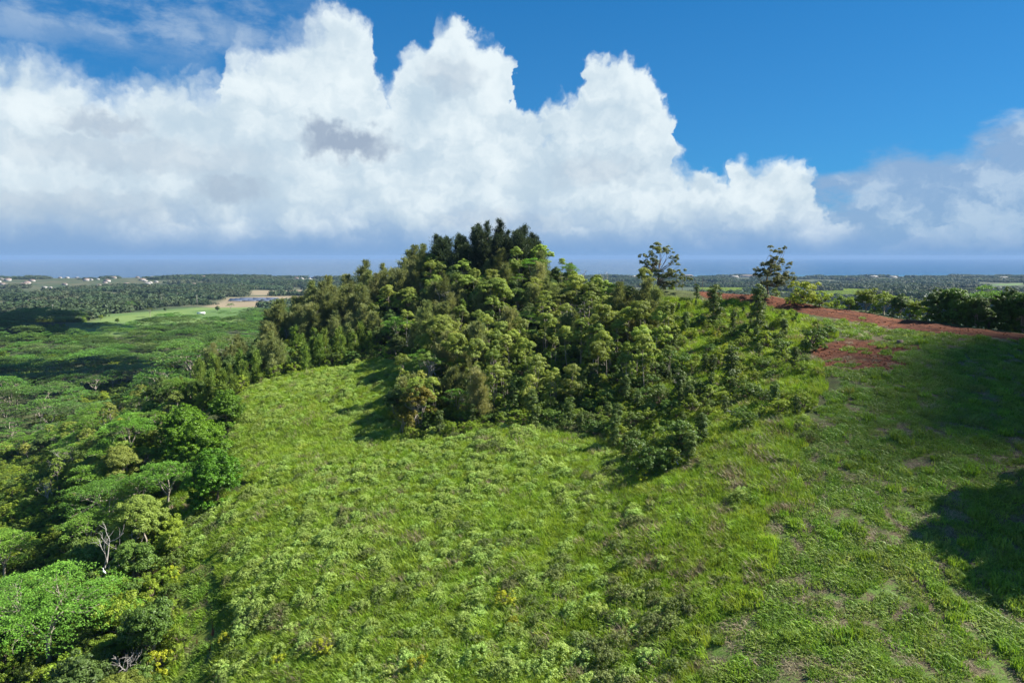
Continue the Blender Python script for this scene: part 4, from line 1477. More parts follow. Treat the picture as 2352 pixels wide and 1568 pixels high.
def named_trees():
    # the four dense domes beside the field
    for (u, v, var, sc, wd, lab) in [(522, 975, 1, 0.72, 1.0, "bright green domed tree farthest up the field edge, behind the other domes"),
                                 (428, 1035, 0, 0.84, 1.05, "broad dense domed tree on the valley side of the field-edge group"),
                                 (462, 1088, 0, 0.94, 1.0, "largest dense bright green domed tree in the middle of the field-edge group"),
                                 (494, 1156, 1, 0.88, 0.98, "dense domed tree lowest down the field edge, throwing a dark shadow")]:
        x, y = at(u, v)
        plant('mango', x, y, "domed_tree", lab, "tree", "domed trees at the field edge", sc, rng=RNG, var=var, wide=wd)
    for (kind, u, v, sc, nm, lab, var) in [
        ('flat_big', 118, 1545, 1.0, "umbrella_tree", "big umbrella tree with pale forked trunk at the lower corner of the valley wood", 0),
        ('flat_big', 255, 1235, 0.9, "umbrella_tree", "wide umbrella tree spreading above the valley wood beside the domed trees", 1),
        ('flat', 330, 1190, 0.7, "umbrella_tree", "smaller umbrella tree between the wide one and the domed trees", 0),
        ('gum_rust', 962, 992, 1.0, "gum_tree", "rust-tinged olive tree at the front corner of the grove", 0),
        ('gum_rust', 925, 1000, 0.62, "gum_tree", "short olive-brown tree leaning out from the grove corner over its shadow", 0),
        ('flat', 1052, 968, 0.72, "umbrella_tree", "light green feathery tree with pale trunks beside the rust-tinged tree", 3),
        ('column', 1640, 742, 1.3, "young_tree", "dark upright young tree at the edge of the red road, nearer the big gum", 0),
        ('column', 1738, 772, 1.35, "young_tree", "tall dark upright young tree below the red road bend", 2),
        ('column', 1676, 893, 1.3, "young_tree", "cone-shaped leafy tree alone low on the brushy slope", 1),
        ('column', 1560, 930, 1.1, "young_tree", "grey-green upright tree beside bare grey twigs on the slope", 1),
        ('column', 1600, 690, 0.7, "young_tree", "green upright sapling behind the road edge by the thin posts", 1),
        ('bush_dark', 1866, 800, 1.35, "bush", "dark round bush alone beside the bare red soil", 0),
        ('bush_dark', 1505, 1085, 1.5, "bush", "dark rounded bush at the lowest tip of the brushy slope", 1),
        ('bush_dark', 1560, 1040, 1.6, "bush", "broad dark bush just above the lowest tip of the slope", 0),
        ('bush', 1845, 700, 2.0, "bush", "big sunny yellow-green bush beyond the red road", 0),
        ('bush', 1885, 705, 1.5, "bush", "sunny round bush at the bend beyond the red road", 2),
        ('dead', 265, 1345, 1.2, "dead_tree", "tall bare pale tree standing in the valley wood near the field trail", 0),
        ('dead', 125, 1160, 0.85, "dead_tree", "slim bare white tree above the clearing in the valley wood", 1),
        ('dead', 300, 1215, 0.9, "dead_tree", "tangled bare grey tree under the wide umbrella tree", 2),
        ('dead', 1560, 895, 0.6, "dead_tree", "bare grey twiggy tree on the brushy slope", 2),
        ('dead', 1010, 735, 1.1, "dead_tree", "bleached bare tree showing among gums on the hill face", 0),
        ('dead', 655, 795, 0.8, "dead_tree", "bare pale tree on the low shoulder of the hill", 1),
    ]:
        x, y = at(u, v)
        plant(kind, x, y, nm, lab, "bush" if nm == "bush" else "tree", None, sc, rng=RNG, var=var)


named_trees()


def meadow_trees():
    for (u, v, k, lab) in [(300, 716, 1.0, "dark spreading tree at the back edge of the valley meadow"), (345, 728, 0.9, "dark layered tree standing out in the valley meadow"), (232, 735, 0.7, "round dark tree on the near side of the valley meadow"),
                           (500, 716, 0.7, "dark tree beside the white trailer"), (530, 714, 0.8, "dark round tree next to the one by the white trailer"), (270, 742, 0.55, "small tree beside the round one on the meadow"), (380, 716, 0.5, "small bushy tree in mid-meadow")]:
        x, y = at(u, v)
        plant('flat_far' if k > 0.75 else 'round', x, y, "umbrella_tree" if k > 0.75 else "round_tree", lab, "tree", None, k * 1.4, rng=RNG)


meadow_trees()


def custom_gum(u, v, clumps, base, k, name, label, seed, leafm='lone', bark='bark_brown', stems=((0, 0.0, 0.0),)):
    """an open-crowned gum: clumps given as offsets from the trunk foot, in metres"""
    rng = np.random.default_rng(seed)
    x, y = at(u, v)
    specs = []
    for (cx, cy, r) in clumps:
        X, Z = (cx - base[0]) * k, (base[1] - cy) * k
        R = r * k * 1.16
        Y = rng.uniform(-1, 1) * (1.6 - 0.08 * Z)
        for q in range(3):
            specs.append((X + rng.normal() * R * 0.45, Y + rng.normal() * R * 0.7, Z + rng.normal() * R * 0.28, R * 0.62, R * 0.62, R * 0.5))
    paths = []
    H = max(s[2] for s in specs)
    f1, f2 = np.array([-0.35, 0.1, H * 0.24]), np.array([-0.15, 0.2, H * 0.46])
    paths.append(limb((0, 0, -0.5), f1, 0.26, 0.18, rng, 5, 0.05))
    paths.append(limb(f1, f2, 0.17, 0.12, rng, 5, 0.06))
    paths.append(limb(f2, (0.1, 0, H * 0.86), 0.11, 0.04, rng, 6, 0.05))
    for s in specs:
        c = np.array(s[:3])
        src = f1 if c[2] < H * 0.5 else f2
        paths.append(limb(src, c - np.array([0, 0, s[5] * 0.4]), 0.075, 0.02, rng, 6, 0.12))
    P, N, S, T = puffs(specs, rng, 0.9, 0.11, 0.42, -0.5)
    r = link(name, None, None, (x, y, float(height(x, y))), 0, 1, label, "tree")
    link("trunk", trunk_mesh("trunk", paths, M[bark]), r)
    link("crown", crown_mesh("crown", M[leafm], P, N, S, T, rng, 0.42), r)


custom_gum(1514, 672, [(650, 185, 62), (740, 200, 38), (810, 255, 45), (785, 290, 32), (575, 285, 48), (555, 330, 30), (640, 320, 58), (700, 395, 60), (760, 385, 48), (865, 395, 45), (840, 455, 42),
                       (700, 470, 55), (770, 475, 45), (620, 235, 40)], (680, 530), 0.0272, "gum_tree", "tall open-crowned gum alone against the sea beside thin posts", 201)
custom_gum(1764, 684, [(1640, 235, 48), (1690, 212, 24), (1615, 295, 45), (1680, 315, 48), (1725, 350, 30), (1560, 345, 52), (1625, 375, 52), (1488, 388, 34), (1500, 440, 48), (1590, 430, 60),
                       (1685, 440, 58), (1725, 485, 42), (1640, 480, 52), (1540, 490, 38)], (1580, 605), 0.0262, "gum_tree", "slim tapering gum standing alone on the red road's edge", 202)


def ridge_trees():
    # beyond the red road, on the back slope
    spots = [(1950, 722, 6, 'round', 0.42, 1, "low olive shrub-tree just past the sunny bushes by the road"), (1990, 728, 10, 'round', 0.78, 1, "olive round tree beyond the red road, first of the row"),
             (2030, 734, 8, 'gum', 0.60, 3, "spreading low gum second in the row beyond the red road"), (2065, 740, 9, 'round', 0.55, 2, "short grey-green tree in the gap of the row beyond the road"),
             (2105, 744, 9, 'round', 0.62, 1, "low round olive tree in the middle of the row beyond the road"), (2150, 750, 8, 'round', 0.72, 2, "grey-green rounded tree before the dark end of the row"),
             (2195, 754, 8, 'round', 0.92, 0, "dark round tree where the row beyond the road falls into shade"), (2255, 758, 9, 'flat', 0.86, 1, "dark flat-crowned tree standing highest in the shaded row"),
             (2245, 760, 6, 'round', 0.75, 0, "dense dark tree under the highest flat crown of the row"), (2310, 764, 8, 'round', 0.95, 2, "dense dark tree crowding the shaded end of the road"),
             (2352, 768, 7, 'round', 1.05, 0, "biggest dark tree at the frame edge of the shaded row"), (2400, 770, 8, 'gum', 0.95, 1, "dark gum half cut off at the shaded end of the row")]
    for (u, v, back, k, sc, var, lab) in spots:
        p = ground(u, v)
        d = p[:2] / np.hypot(p[0], p[1])
        plant(k, p[0] + d[0] * back, p[1] + d[1] * back, {'gum': "gum_tree", 'round': "round_tree", 'flat': "umbrella_tree"}[k], lab, "tree", None, sc, rng=RNG, var=var)
    for (u, v) in [(1925, 712), (1960, 718), (2010, 728), (2050, 735), (2090, 740), (2130, 745), (2175, 750), (2220, 755), (2270, 760), (2320, 765), (2200, 753), (2245, 757), (2295, 762), (2155, 748), (1780, 690), (1830, 698), (2345, 766)]:
        p = ground(u, v)
        d = p[:2] / np.hypot(p[0], p[1])
        plant('bush' if u < 2150 else 'bush_dark', p[0] + d[0] * 6.5, p[1] + d[1] * 6.5, "bush", "leafy bush on the verge beyond the red road", "bush", "verge bushes beyond the red road", RNG.uniform(0.6, 1.0) if u < 2080 else RNG.uniform(1.0, 1.5), rng=RNG)
    # tall wood just off to the side, which shades the end of the field
    for (x, y, sc) in [(49, 54.5, 1.0), (52, 58, 1.25), (57, 60, 1.4), (54, 53, 1.15), (60, 57, 1.5), (50.5, 50, 0.95), (63, 62, 1.4), (69, 66, 1.4), (78, 81, 1.6), (77, 85, 1.7), (82, 88, 1.75), (86, 94, 1.7), (92, 97, 1.7), (84, 80, 1.7),
                       (90, 86, 1.8), (98, 100, 1.7), (96, 92, 1.8), (104, 104, 1.6)]:
        k = RNG.choice(['gum', 'iron', 'gum'])
        plant(k, x, y, "tall_tree", "tall tree of the wood that shades the end of the mown field", "tree", "wood beside the mown field", sc, rng=RNG, var=RNG.choice([5, 0, 7]) if k == 'gum' else 2)


ridge_trees()


def valley_wood():
    """the slope below the field: mixed wood, every tree its own"""
    poly = np.r_[area([(410, 1660), (430, 1500), (435, 1400), (415, 1290), (395, 1200), (375, 1100), (395, 1000), (480, 935), (400, 925)]), np.array([(-95, 172), (-118, 205), (-175, 235), (-220, 190), (-190, 110), (-120, 60), (-60, 40)])]
    clear = area([(-100, 1170), (130, 1120), (150, 1060), (40, 1060), (-100, 1090)])
    taken = [at(118, 1545), at(255, 1235), at(330, 1190), at(265, 1345), at(125, 1160), at(300, 1215), at(432, 1050), at(468, 1100), at(494, 1152), at(520, 985)]
    for (x, y) in scatter(poly, 3.1, 51):
        if inside(clear, np.array([x]), np.array([y]))[0] or any(math.hypot(x - a, y - b) < (3.0 if q < 6 else 6.8) for q, (a, b) in enumerate(taken)):
            continue
        if line_dist(TRAIL, np.array([x]), np.array([y]))[0] < 3.6:
            continue
        r = RNG.random()
        uu, vv = pix_of(x, y, float(height(x, y)))
        if uu < 190 and 1130 < vv < 1330:
            plant('bush', x, y, "bush", "leafy bush on the open slope under the clearing", "bush", "bushes under the clearing", RNG.uniform(0.6, 1.1), rng=RNG)
            continue
        if y < 92 and r < 0.5:
            r = 0.6 if r < 0.40 else 0.9
        where = valley_zone(x, y)
        if r < 0.40:
            plant('flat', x, y, "umbrella_tree", "feathery umbrella tree " + where, "tree", "umbrella trees of the valley slope", RNG.uniform(0.5, 0.85), rng=RNG)
        elif r < 0.54:
            plant('gum', x, y, "gum_tree", "olive gum " + where, "tree", "gums of the valley slope", RNG.uniform(0.55, 0.95), rng=RNG)
        elif r < 0.84:
            plant('round', x, y, "round_tree", "leafy round tree " + where, "tree", "rounded trees of the valley slope", RNG.uniform(0.45, 0.9), rng=RNG)
        elif r < 0.92:
            plant('bush', x, y, "bush", "leafy green bush " + where, "bush", "bushes of the valley slope", RNG.uniform(0.8, 1.5), rng=RNG)
        elif r < 0.955:
            plant('dead', x, y, "dead_tree", "bare pale tree " + where, "tree", "bare trees of the valley slope", RNG.uniform(0.6, 1.0), rng=RNG)


valley_wood()


def canopy_zone(x, y):
    a = x / y
    return ("in the front rank" if y < 265 else "second rank" if y < 320 else "third rank" if y < 380 else "middle rank" if y < 450 else "back rank") + " " + \
        ("farthest out" if a < -0.68 else "well out" if a < -0.58 else "midway" if a < -0.48 else "nearer in" if a < -0.38 else "close under the hill")


def canopy():
    """the umbrella-tree wood of the valley: the nearer trees one by one, the rest as a mass"""
    poly = np.array([(-230, 195), (-178, 238), (-120, 208), (-96, 178), (-80, 235), (-60, 265), (-20, 270), (30, 300), (-40, 420), (-130, 560), (-200, 800), (-300, 790), (-420, 700), (-520, 640), (-640, 720), (-900, 700), (-760, 380), (-420, 200)])
    pts = scatter(poly, 9.0, 61, keep=lambda x, y: ~(inside(MEADOWS[0], x, y) | inside(MEADOWS[1], x, y)) & (np.abs(x) < 0.95 * y) & (fbm(x / 45.0, y / 22.0, 401, 3) > -0.26))
    z = height(pts[:, 0], pts[:, 1])
    rng = np.random.default_rng(62)
    d = np.hypot(pts[:, 0], pts[:, 1])
    infr = np.abs(pts[:, 0]) < 0.80 * pts[:, 1]
    o = np.argsort(d + np.where(infr, 0, 1e4))
    one, rest = o[:260], o[260:]
    for i in one:
        plant('flat_far', pts[i, 0], pts[i, 1], "umbrella_tree", "flat-topped valley tree, " + canopy_zone(pts[i, 0], pts[i, 1]), "tree", "umbrella trees of the valley canopy", RNG.uniform(0.75, 1.25), rng=RNG, wide=RNG.uniform(1.15, 1.6))
    s = rng.uniform(0.75, 1.25, len(rest))
    w = rng.uniform(1.15, 1.6, len(rest))
    stuff_of("valley_forest", [q[1] for q in LIB['flat_far']], np.c_[pts[rest], z[rest]], np.c_[s * w, s * w, s], np.c_[np.zeros((len(rest), 2)), rng.uniform(0, 6.28, len(rest))],
             "far canopy of umbrella trees covering the valley floor", "forest", rng.integers(0, 3, len(rest)))
    gap = scatter(poly, 3.4, 63, keep=lambda x, y: ~(inside(MEADOWS[0], x, y) | inside(MEADOWS[1], x, y)) & (np.abs(x) < 0.85 * y) & (fbm(x / 45.0, y / 22.0, 401, 3) < -0.18))
    s = rng.uniform(0.8, 1.9, len(gap))
    bs = [q[1] for q in LIB['bush']] + [q[1] for q in LIB['bush_dark']]
    stuff_of("valley_shrubbery", bs, np.c_[gap, height(gap[:, 0], gap[:, 1])], np.c_[s * 1.2, s * 1.2, s], np.c_[np.zeros((len(gap), 2)), rng.uniform(0, 6.28, len(gap))],
             "pale scrub filling the gaps in the valley canopy", "shrubbery", rng.integers(0, len(bs), len(gap)))


canopy()


def plain_woods():
    rng = np.random.default_rng(71)
    protos = [make_wood_patch(s) for s in (1, 2, 3, 4)] + [make_wood_patch(s, 46, 16, 4, 8) for s in (5, 6)]
    P = []
    # rows get sparser with distance
    y = 300.0
    while y < 4100:
        step = 26 + y * 0.006
        x = np.arange(-0.95 * y - 200, 0.95 * y + 200, step * 1.15)
        P.append(np.c_[x + rng.uniform(-0.4, 0.4, len(x)) * step, y + rng.uniform(-0.4, 0.4, len(x)) * step])
        y += step
    p = np.concatenate(P)
    h = height(p[:, 0], p[:, 1])
    ok = (h > 3) & (p[:, 1] < coast_y(p[:, 0]) - 190)
    valley = np.array([(-178, 238), (-96, 178), (-20, 270), (30, 300), (-40, 420), (-130, 560), (-200, 800), (-300, 790), (-420, 700), (-520, 640), (-640, 720), (-900, 700), (-760, 380), (-420, 200)])
    ok &= ~inside(valley, p[:, 0], p[:, 1])
    for q in MEADOWS + TANS:
        ok &= ~(soft_in(q, p[:, 0], p[:, 1], 30) > 0.06)
    f = fbm(p[:, 0] / 420.0, p[:, 1] / 260.0, 90, 3)
    f2 = fbm(p[:, 0] / 230.0, p[:, 1] / 90.0, 97, 3)
    ok &= (f > -0.17 - 0.3 * smooth(p[:, 1], 1500, 600)) & (f2 > -0.14 - 0.4 * smooth(p[:, 1], 1000, 500))
    p, h, f = p[ok], h[ok], f[ok]
    idx = np.where(rng.random(len(p)) < np.clip(0.45 - 1.3 * f, 0, 1), rng.integers(4, 6, len(p)), rng.integers(0, 4, len(p)))
    s = rng.uniform(0.75, 1.15, len(p)) * (1 + 0.12 * smooth(p[:, 1], 1500, 4000))
    stuff_of("plain_forest", protos, np.c_[p, h], np.c_[s * 1.1, s * 1.1, s], np.c_[np.zeros((len(p), 2)), rng.uniform(0, 6.28, len(p))],
             "scattered woods covering the hazy coastal plain", "forest", idx)


plain_woods()


def undergrowth():
    """dark bushes that fill the floor of the woods"""
    pts = np.r_[scatter(HILL, 2.0, 81), scatter(area([(425, 1660), (440, 1500), (440, 1400), (425, 1290), (400, 1200), (375, 1100), (395, 1000), (200, 1000), (-150, 1050), (-200, 1660)]), 1.75, 82)]
    for (x, y) in pts:
        if line_dist(TRAIL, np.array([x]), np.array([y]))[0] < 2.4:
            continue
        k = 'bush_dark' if RNG.random() < (0.6 if x > -30 else 0.3) else 'bush'
        plant(k, x, y, "bush", "undergrowth bush " + (hill_zone(*pix_of(x, y, float(height(x, y)))) if x > -30 else valley_zone(x, y)), "bush", ("undergrowth bushes of the hill wood" if x > -30 else "undergrowth bushes of the valley wood"), RNG.uniform(0.6, 1.15), rng=RNG)


undergrowth()
set_out()

# ---------------------------------------------------------------- far buildings, poles and other made things
M['white_wall'] = plain_mat("white_wall", (0.40, 0.385, 0.36), 0.8, 0.3, 0.08, 0.4)
M['roof_pale'] = plain_mat("roof_pale", (0.36, 0.34, 0.31), 0.7, 0.3, 0.15, 0.3)
M['roof_red'] = plain_mat("roof_red", (0.26, 0.19, 0.16), 0.8, 0.3, 0.15, 0.3)
M['pole_wood'] = plain_mat("pole_wood", (0.44, 0.40, 0.35), 0.85, 0.2, 0.15, 1.0)
M['post_metal'] = plain_mat("post_metal", (0.16, 0.15, 0.14), 0.6, 0.4, 0.15, 2.0)
M['panel'] = plain_mat("solar_glass", (0.085, 0.100, 0.140), 0.4, 0.4, 0.10, 0.2)
M['white_paint'] = plain_mat("white_paint", (0.80, 0.80, 0.78), 0.45, 0.4, 0.04, 0.6)
M['rubber'] = plain_mat("rubber", (0.03, 0.03, 0.03), 0.8, 0.3, 0.1, 4.0)
M['feather'] = plain_mat("feather", (0.82, 0.82, 0.80), 0.8, 0.2, 0.05, 8.0)
M['bill'] = plain_mat("bill", (0.55, 0.36, 0.08), 0.5, 0.3, 0.1, 8.0)
M['foam'] = plain_mat("sea_foam", (0.80, 0.84, 0.86), 0.9, 0.2, 0.06, 0.05)


def box_vf(x0, x1, y0, y1, z0, z1):
    V = [(x0, y0, z0), (x1, y0, z0), (x1, y1, z0), (x0, y1, z0), (x0, y0, z1), (x1, y0, z1), (x1, y1, z1), (x0, y1, z1)]
    F = [(3, 2, 1, 0), (4, 5, 6, 7), (0, 1, 5, 4), (1, 2, 6, 5), (2, 3, 7, 6), (3, 0, 4, 7)]
    return V, F


def boxes(name, bl, mat):
    V, F = [], []
    for b in bl:
        v, f = box_vf(*b)
        F += [tuple(i + len(V) for i in q) for q in f]
        V += v
    return mesh_np(name, V, np.array(F), mat)


def roof_mesh(w, d, h, z, mat, eave=0.6):
    V = [(-w / 2 - eave, -d / 2 - eave, z), (w / 2 + eave, -d / 2 - eave, z), (w / 2 + eave, d / 2 + eave, z), (-w / 2 - eave, d / 2 + eave, z), (-w * 0.36, 0, z + h), (w * 0.36, 0, z + h)]
    me = mesh_np("roof", V, [np.array([(0, 1, 5, 4), (2, 3, 4, 5), (3, 2, 1, 0)]), np.array([(1, 2, 5), (3, 0, 4)])], mat)
    return me


HOUSES = []
for (w, d, wall, rise, rm) in [(16, 10, 3.4, 3.0, 'roof_pale'), (20, 12, 5.6, 3.2, 'roof_red'), (14, 11, 3.2, 2.6, 'roof_pale'), (18, 10, 3.6, 3.0, 'roof_red')]:
    HOUSES.append((boxes("wall", [(-w / 2, w / 2, -d / 2, d / 2, -1.0, wall)], M['white_wall']), roof_mesh(w, d, rise, wall + 0.003, M[rm]),
                   boxes("window", [(-1.0, 1.0, -d / 2 - 0.06, -d / 2 + 0.02, wall - 2.2, wall - 0.9)], M['rubber']), w))


def house(x, y, var, rz, sc, label, group):
    wm, rm, gm, w = HOUSES[var]
    r = link("house", None, None, (x, y, float(height(x, y))), rz, sc, label, "house", group)
    link("wall", wm, r)
    link("roof", rm, r)
    for k in (-0.28, 0.0, 0.28):
        link("window", gm, r, (w * k, 0, 0))


def far_buildings():
    rng = random.Random(5)
    n = 0
    tries = 0
    town = []
    while n < 84 and tries < 4000:
        tries += 1
        u = rng.uniform(-10, 720)
        d = rng.uniform(1950, 3000)
        t = (u - CXP) / FPX
        x, y = t * d * 0.992, d
        if y > float(coast_y(x)) - 150:
            continue
        town.append((u, x, y))
        n += 1
    zones = [(60, "at the outer end of the far town"), (130, "above the bleached tree"), (200, "above the dark valley shade"), (270, "above the meadow's outer end"), (340, "above the middle of the meadow"),
             (400, "above the close pair of poles"), (460, "above the tallest pole"), (530, "above the white trailer"), (600, "above the solar panels"), (2000, "against the hill's flank")]
    lo = -100
    for hi, zn in zones:
        row = sorted(q for q in town if lo <= q[0] < hi)
        for i, (u, x, y) in enumerate(row):
            house(x, y, rng.randrange(4), rng.uniform(-0.5, 0.5), rng.uniform(0.7, 1.15), "small pale house " + zn + (", %s from the left" % ORD[i] if i < 12 else ""), "houses of the far coastal town")
        lo = hi
    for (u, d, w, lab) in [(1455, 3450, 1.6, "low white building on the shore seen beside the hill's flank"), (1580, 3450, 2.0, "long pale building on the shore behind the tall lone gum"),
                           (1620, 3500, 1.6, "pale building on the shore past the thin posts"), (1690, 3400, 1.5, "small pale hall on the shore between the two lone gums"), (1725, 3450, 3.2, "longest white building on the shore between the two lone gums"),
                           (1790, 3450, 1.7, "white building on the shore beside the slim gum"), (1935, 3400, 1.5, "white house on the shore beyond the yellow-green bush"),
                           (2010, 3350, 1.6, "white building group on the flat shore"), (2055, 3300, 1.4, "second white building on the flat shore"), (2180, 3450, 1.5, "pale house near the line of surf"),
                           (2240, 3500, 1.3, "small pale house on the coastal flat"), (2310, 3200, 1.8, "pale building near the dark trees' end of the coast")]:
        x = (u - CXP) / FPX * d * 0.992
        house(x, d, 1 if w > 1.8 else 0, 0.05, (w * 1.5, 1.5, 1.5), lab, None)


far_buildings()


def poles():
    pm = trunk_mesh("pole", [[((0, 0, -1.0), 0.26), ((0, 0, 6), 0.22), ((0, 0, 13.0), 0.16)]], M['pole_wood'], 7)
    am = boxes("crossarm", [(-1.3, 1.3, -0.08, 0.08, 12.0, 12.2)], M['pole_wood'])
    for (u, v, k, lab) in [(122, 722, 1.05, "utility pole beside the bleached tree across the valley"), (371, 702, 1.0, "utility pole of the close pair above the green meadow, valley side"),
                           (376, 700, 1.0, "utility pole of the close pair above the green meadow, hill side"), (408, 688, 1.0, "utility pole standing in the woods behind the meadow pair"),
                           (449, 680, 1.0, "far utility pole in line with the tall one by the meadow"), (453, 700, 1.25, "tallest utility pole, at the top edge of the green meadow"),
                           (556, 664, 1.2, "distant utility pole near white roofs past the solar panels"), (627, 664, 1.2, "distant utility pole closest to the hill"), (66, 706, 1.0, "utility pole among trees far across the valley")]:
        x, y, z = ground(u, v)
        r = link("utility_pole", None, None, (x, y, z), 0.4, k, lab, "pole")
        link("pole", pm, r)
        link("crossarm", am, r)


poles()


def solar():
    pm = boxes("panel", [(-11.6, 11.6, -2.2, 2.2, -0.06, 0.06)], M['panel'])
    lm = boxes("leg", [(-0.12, 0.12, -0.12, 0.12, -1.0, 1.6)], M['post_metal'])
    for i in range(12):
        y = 1150 + i * 10.5
        x0 = -0.385 * y - 36 + (i % 3) * 9
        z = float(height(x0 + 36, y))
        r = link("solar_array", None, None, (x0 + 36, y, z), 0, 1.0, "row of dark blue solar panels on red earth, number %s from the meadow" % ORD[i], "solar panel", "rows of solar panels")
        for k in range(3):
            p = link("panel", pm, r, ((k - 1) * 24.0, 0, 1.9))
            p.rotation_euler = (math.radians(14), 0, 0)
            for q in (-8, 8):
                link("leg", lm, r, ((k - 1) * 24.0 + q, 0, 0))


solar()


def trailer():
    x, y, z = ground(462, 723)
    r = link("trailer", None, None, (x, y, z + 0.1), 0.15, 1.0, "long white trailer parked at the edge of the valley meadow", "trailer")
    link("body", boxes("body", [(-4.6, 4.6, -1.25, 1.25, 0.8, 3.2)], M['white_paint']), r)
    link("drawbar", boxes("drawbar", [(-6.0, -4.6, -0.12, 0.12, 0.85, 1.05)], M['post_metal']), r)
    an = np.arange(12) * math.pi / 6
    V = np.r_[np.c_[np.cos(an) * 0.45, np.full(12, -0.15), np.sin(an) * 0.45], np.c_[np.cos(an) * 0.45, np.full(12, 0.15), np.sin(an) * 0.45]]
    F4 = np.array([(i, (i + 1) % 12, 12 + (i + 1) % 12, 12 + i) for i in range(12)])
    wm = mesh_np("wheel", V, [F4, np.array([tuple(range(12))[::-1], tuple(range(12, 24))])], M['rubber'])
    for (a, b) in ((2.2, -1.1), (3.3, -1.1), (2.2, 1.1), (3.3, 1.1)):
        link("wheel", wm, r, (a, b, 0.45))


trailer()


def egret():
    """a white bird perched on a tree of the valley wood"""
    d = pix_dir(240, 1318)
    d = d / d[1]
    t = np.arange(60, 110, 0.1)
    gap = CAMZ + d[2] * t - height(d[0] * t, t)
    k = int(np.argmin(np.abs(gap - 5.4)))
    x, y, z = d[0] * t[k], t[k], CAMZ + d[2] * t[k]
    zt = float(height(x, y))
    tm, cm, H, R = LIB['round'][1]
    r = link("round_tree", None, None, (x, y, zt), 0.7, (z - zt) / (H * 0.98), "rounded green tree in the valley wood with a white bird on top", "tree")
    link("trunk", tm, r)
    link("crown", cm, r)
    paths = [[((-0.34, 0, 0.30), 0.015), ((-0.2, 0, 0.34), 0.07), ((0.0, 0, 0.40), 0.12), ((0.14, 0, 0.46), 0.10), ((0.20, 0, 0.55), 0.055), ((0.16, 0, 0.66), 0.035), ((0.20, 0, 0.76), 0.033), ((0.26, 0, 0.80), 0.045), ((0.32, 0, 0.80), 0.02)]]
    b = link("egret", trunk_mesh("egret", paths, M['feather'], 9), None, (x, y, z - 0.12), 2.6, 1.0, "white egret perched on a treetop in the valley wood", "bird")
    link("bill", trunk_mesh("bill", [[((0.31, 0, 0.80), 0.016), ((0.44, 0, 0.785), 0.003)]], M['bill'], 6), b)
    for s in (-0.04, 0.04):
        link("leg", trunk_mesh("leg", [[((0.0, s, -0.1), 0.008), ((-0.02, s, 0.14), 0.009), ((0.0, s, 0.34), 0.012)]], M['rubber'], 5), b)


egret()


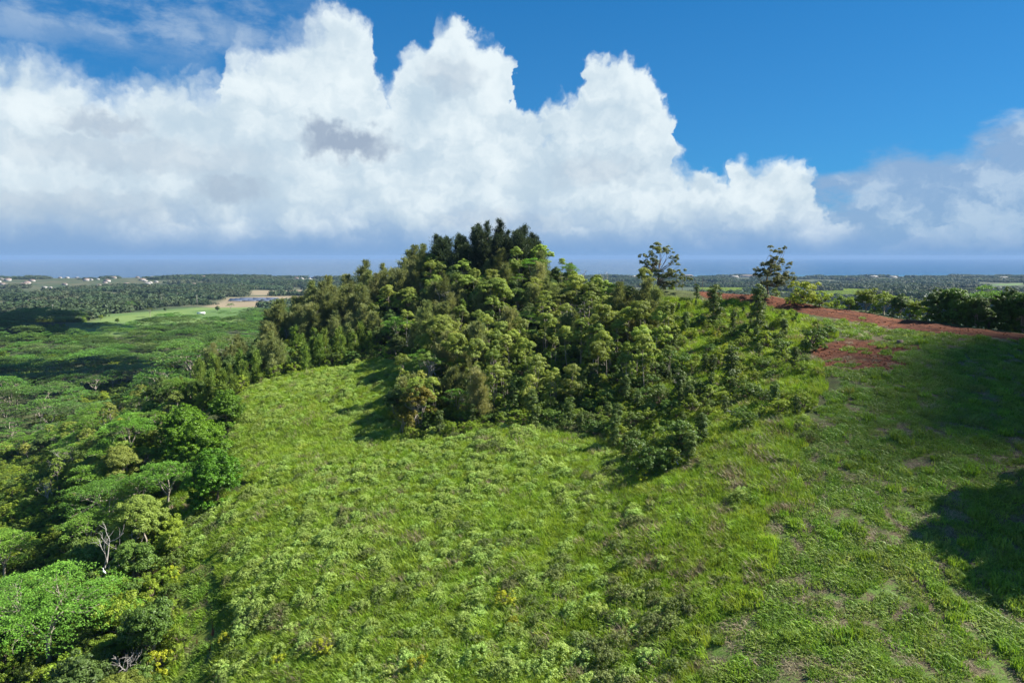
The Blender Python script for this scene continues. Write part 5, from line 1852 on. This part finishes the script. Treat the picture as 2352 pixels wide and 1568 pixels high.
def little_things():
    for (x, y, h, lab) in [(36.6, 152.5, 3.4, "thin metal post closest to the tall lone gum"), (38.1, 153.0, 3.9, "second thin metal post from the tall lone gum"), (41.2, 154.0, 3.2, "third thin metal post from the tall lone gum"), (42.6, 153.0, 3.6, "thin metal post farthest from the tall lone gum")]:
        pt = link("fence_post", trunk_mesh("fence_post", [[((0, 0, -0.5), 0.055), ((0, 0, h * 0.5), 0.05), ((0.03, 0, h), 0.05)]], M['post_metal'], 6), None, (x, y, float(height(x, y))), 0, 1, lab, "post")
    rng = np.random.default_rng(8)
    x, y, z = ground(2066, 790)
    an = np.arange(14) * 2 * math.pi / 14
    rad = 0.42 + rng.normal(size=14) * 0.05
    ring = lambda k, zz: np.c_[np.cos(an) * rad * k, np.sin(an) * rad * k, np.full(14, zz) + rng.normal(size=14) * 0.04 * (zz > 0.3)]
    V = np.r_[ring(1.5, -0.2), ring(1.12, 0.12), ring(1.0, 0.6)]
    F4 = np.concatenate([[(k * 14 + i, k * 14 + (i + 1) % 14, (k + 1) * 14 + (i + 1) % 14, (k + 1) * 14 + i) for i in range(14)] for k in (0, 1)])
    link("stump", mesh_np("stump", V, [F4, np.array([tuple(range(28, 42))])], M['bark_brown']), None, (x, y, z), 0, 1, "short dark tree stump on the bare soil of the mown field", "stump")
    for (u, v, L, rz, lab) in [(1566, 1070, 2.6, 1.0, "pale fallen branch at the lowest tip of the brushy slope"), (1246, 957, 3.0, 0.2, "grey bent log at the foot of the shady grove"), (1690, 965, 2.4, 2.6, "thin dry branch on the brushy slope edge")]:
        x, y, z = ground(u, v)
        p = [limb((-L / 2, 0, 0.3), (L / 2, 0.2, 0.9), 0.07, 0.03, rng, 6, 0.12), limb((0, 0, 0.55), (L * 0.3, 0.7, 0.8), 0.04, 0.015, rng, 4), limb((L * 0.2, 0, 0.7), (L * 0.5, -0.5, 1.1), 0.03, 0.01, rng, 4)]
        link("fallen_branch", trunk_mesh("fallen_branch", p, M['dead_wood'], 6), None, (x, y, z + 0.25), rz, 1, lab, "branch")
    # breaking waves along the reef
    xs = np.linspace(1500, 3600, 160)
    V, F = [], []
    for s, (a, b, off, wd) in enumerate([(2250, 2700, 25, 26), (2780, 3080, 35, 22), (1750, 1900, 25, 18), (3150, 3600, 45, 24), (-1350, -700, 30, 22), (700, 1250, 30, 16)]):
        xx = np.linspace(a, b, 40)
        yy = coast_y(xx) + off
        w = wd * (0.35 + 0.65 * np.abs(fbm(xx / 40.0, xx * 0 + s, 7, 2)) * 2)
        k = len(V)
        for q in range(40):
            V += [(xx[q], yy[q] - w[q], 0.5), (xx[q], yy[q], 2.2), (xx[q], yy[q] + w[q] * 0.6, 0.5)]
        for q in range(39):
            o = k + q * 3
            F += [(o, o + 3, o + 4, o + 1), (o + 1, o + 4, o + 5, o + 2)]
    link("surf", mesh_np("surf", V, np.array(F), M['foam'], None, True), label="thin white line of surf breaking along the coast", cat="surf", kind="stuff")


little_things()


def cloud_over(cx, cy, zg, alt, rx, ry, rz, label, seed):
    """a small fair-weather cloud high to the side; it shades the ground at cx, cy"""
    n, m = 44, 22
    th = np.arange(n) * 2 * math.pi / n
    ph = np.linspace(-math.pi / 2, math.pi / 2, m)
    TH, PH = np.meshgrid(th, ph)
    D = np.stack([np.cos(PH) * np.cos(TH), np.cos(PH) * np.sin(TH), np.sin(PH)], -1).reshape(-1, 3)
    k = 1 + 0.55 * (fbm(D[:, 0] * 2.1 + seed, D[:, 1] * 2.1 + D[:, 2] * 1.3, seed, 4))
    V = D * k[:, None] * np.array([rx, ry, rz])
    V[:, 2] = np.where(V[:, 2] < 0, V[:, 2] * 0.3, V[:, 2])
    F = []
    for i in range(m - 1):
        for j in range(n):
            F.append((i * n + j, i * n + (j + 1) % n, (i + 1) * n + (j + 1) % n, (i + 1) * n + j))
    me = mesh_np("cloud", V, np.array(F), M['cloud'], None, True)
    s = alt / sun_dir[2]
    link("cloud", me, None, (cx + sun_dir[0] * s, cy + sun_dir[1] * s, zg + alt), 0, 1, label, "cloud", kind="stuff")


M['cloud'] = plain_mat("cloud_white", (0.88, 0.89, 0.90), 1.0, 0.0, 0.03, 0.02)
cloud_over(86, 83, CAMZ - 16, 1300.0, 40, 28, 16, "small white cloud high over the end of the ridge", 3)
cloud_over(-455, 560, CAMZ - 60, 800.0, 125, 90, 40, "white cloud high over the valley wood", 5)
cloud_over(-235, 345, CAMZ - 66, 600.0, 62, 30, 16, "small cloud high over the valley mouth", 9)
cloud_over(700, 900, CAMZ - 72, 700.0, 260, 140, 60, "white cloud high over the plain beyond the ridge", 12)
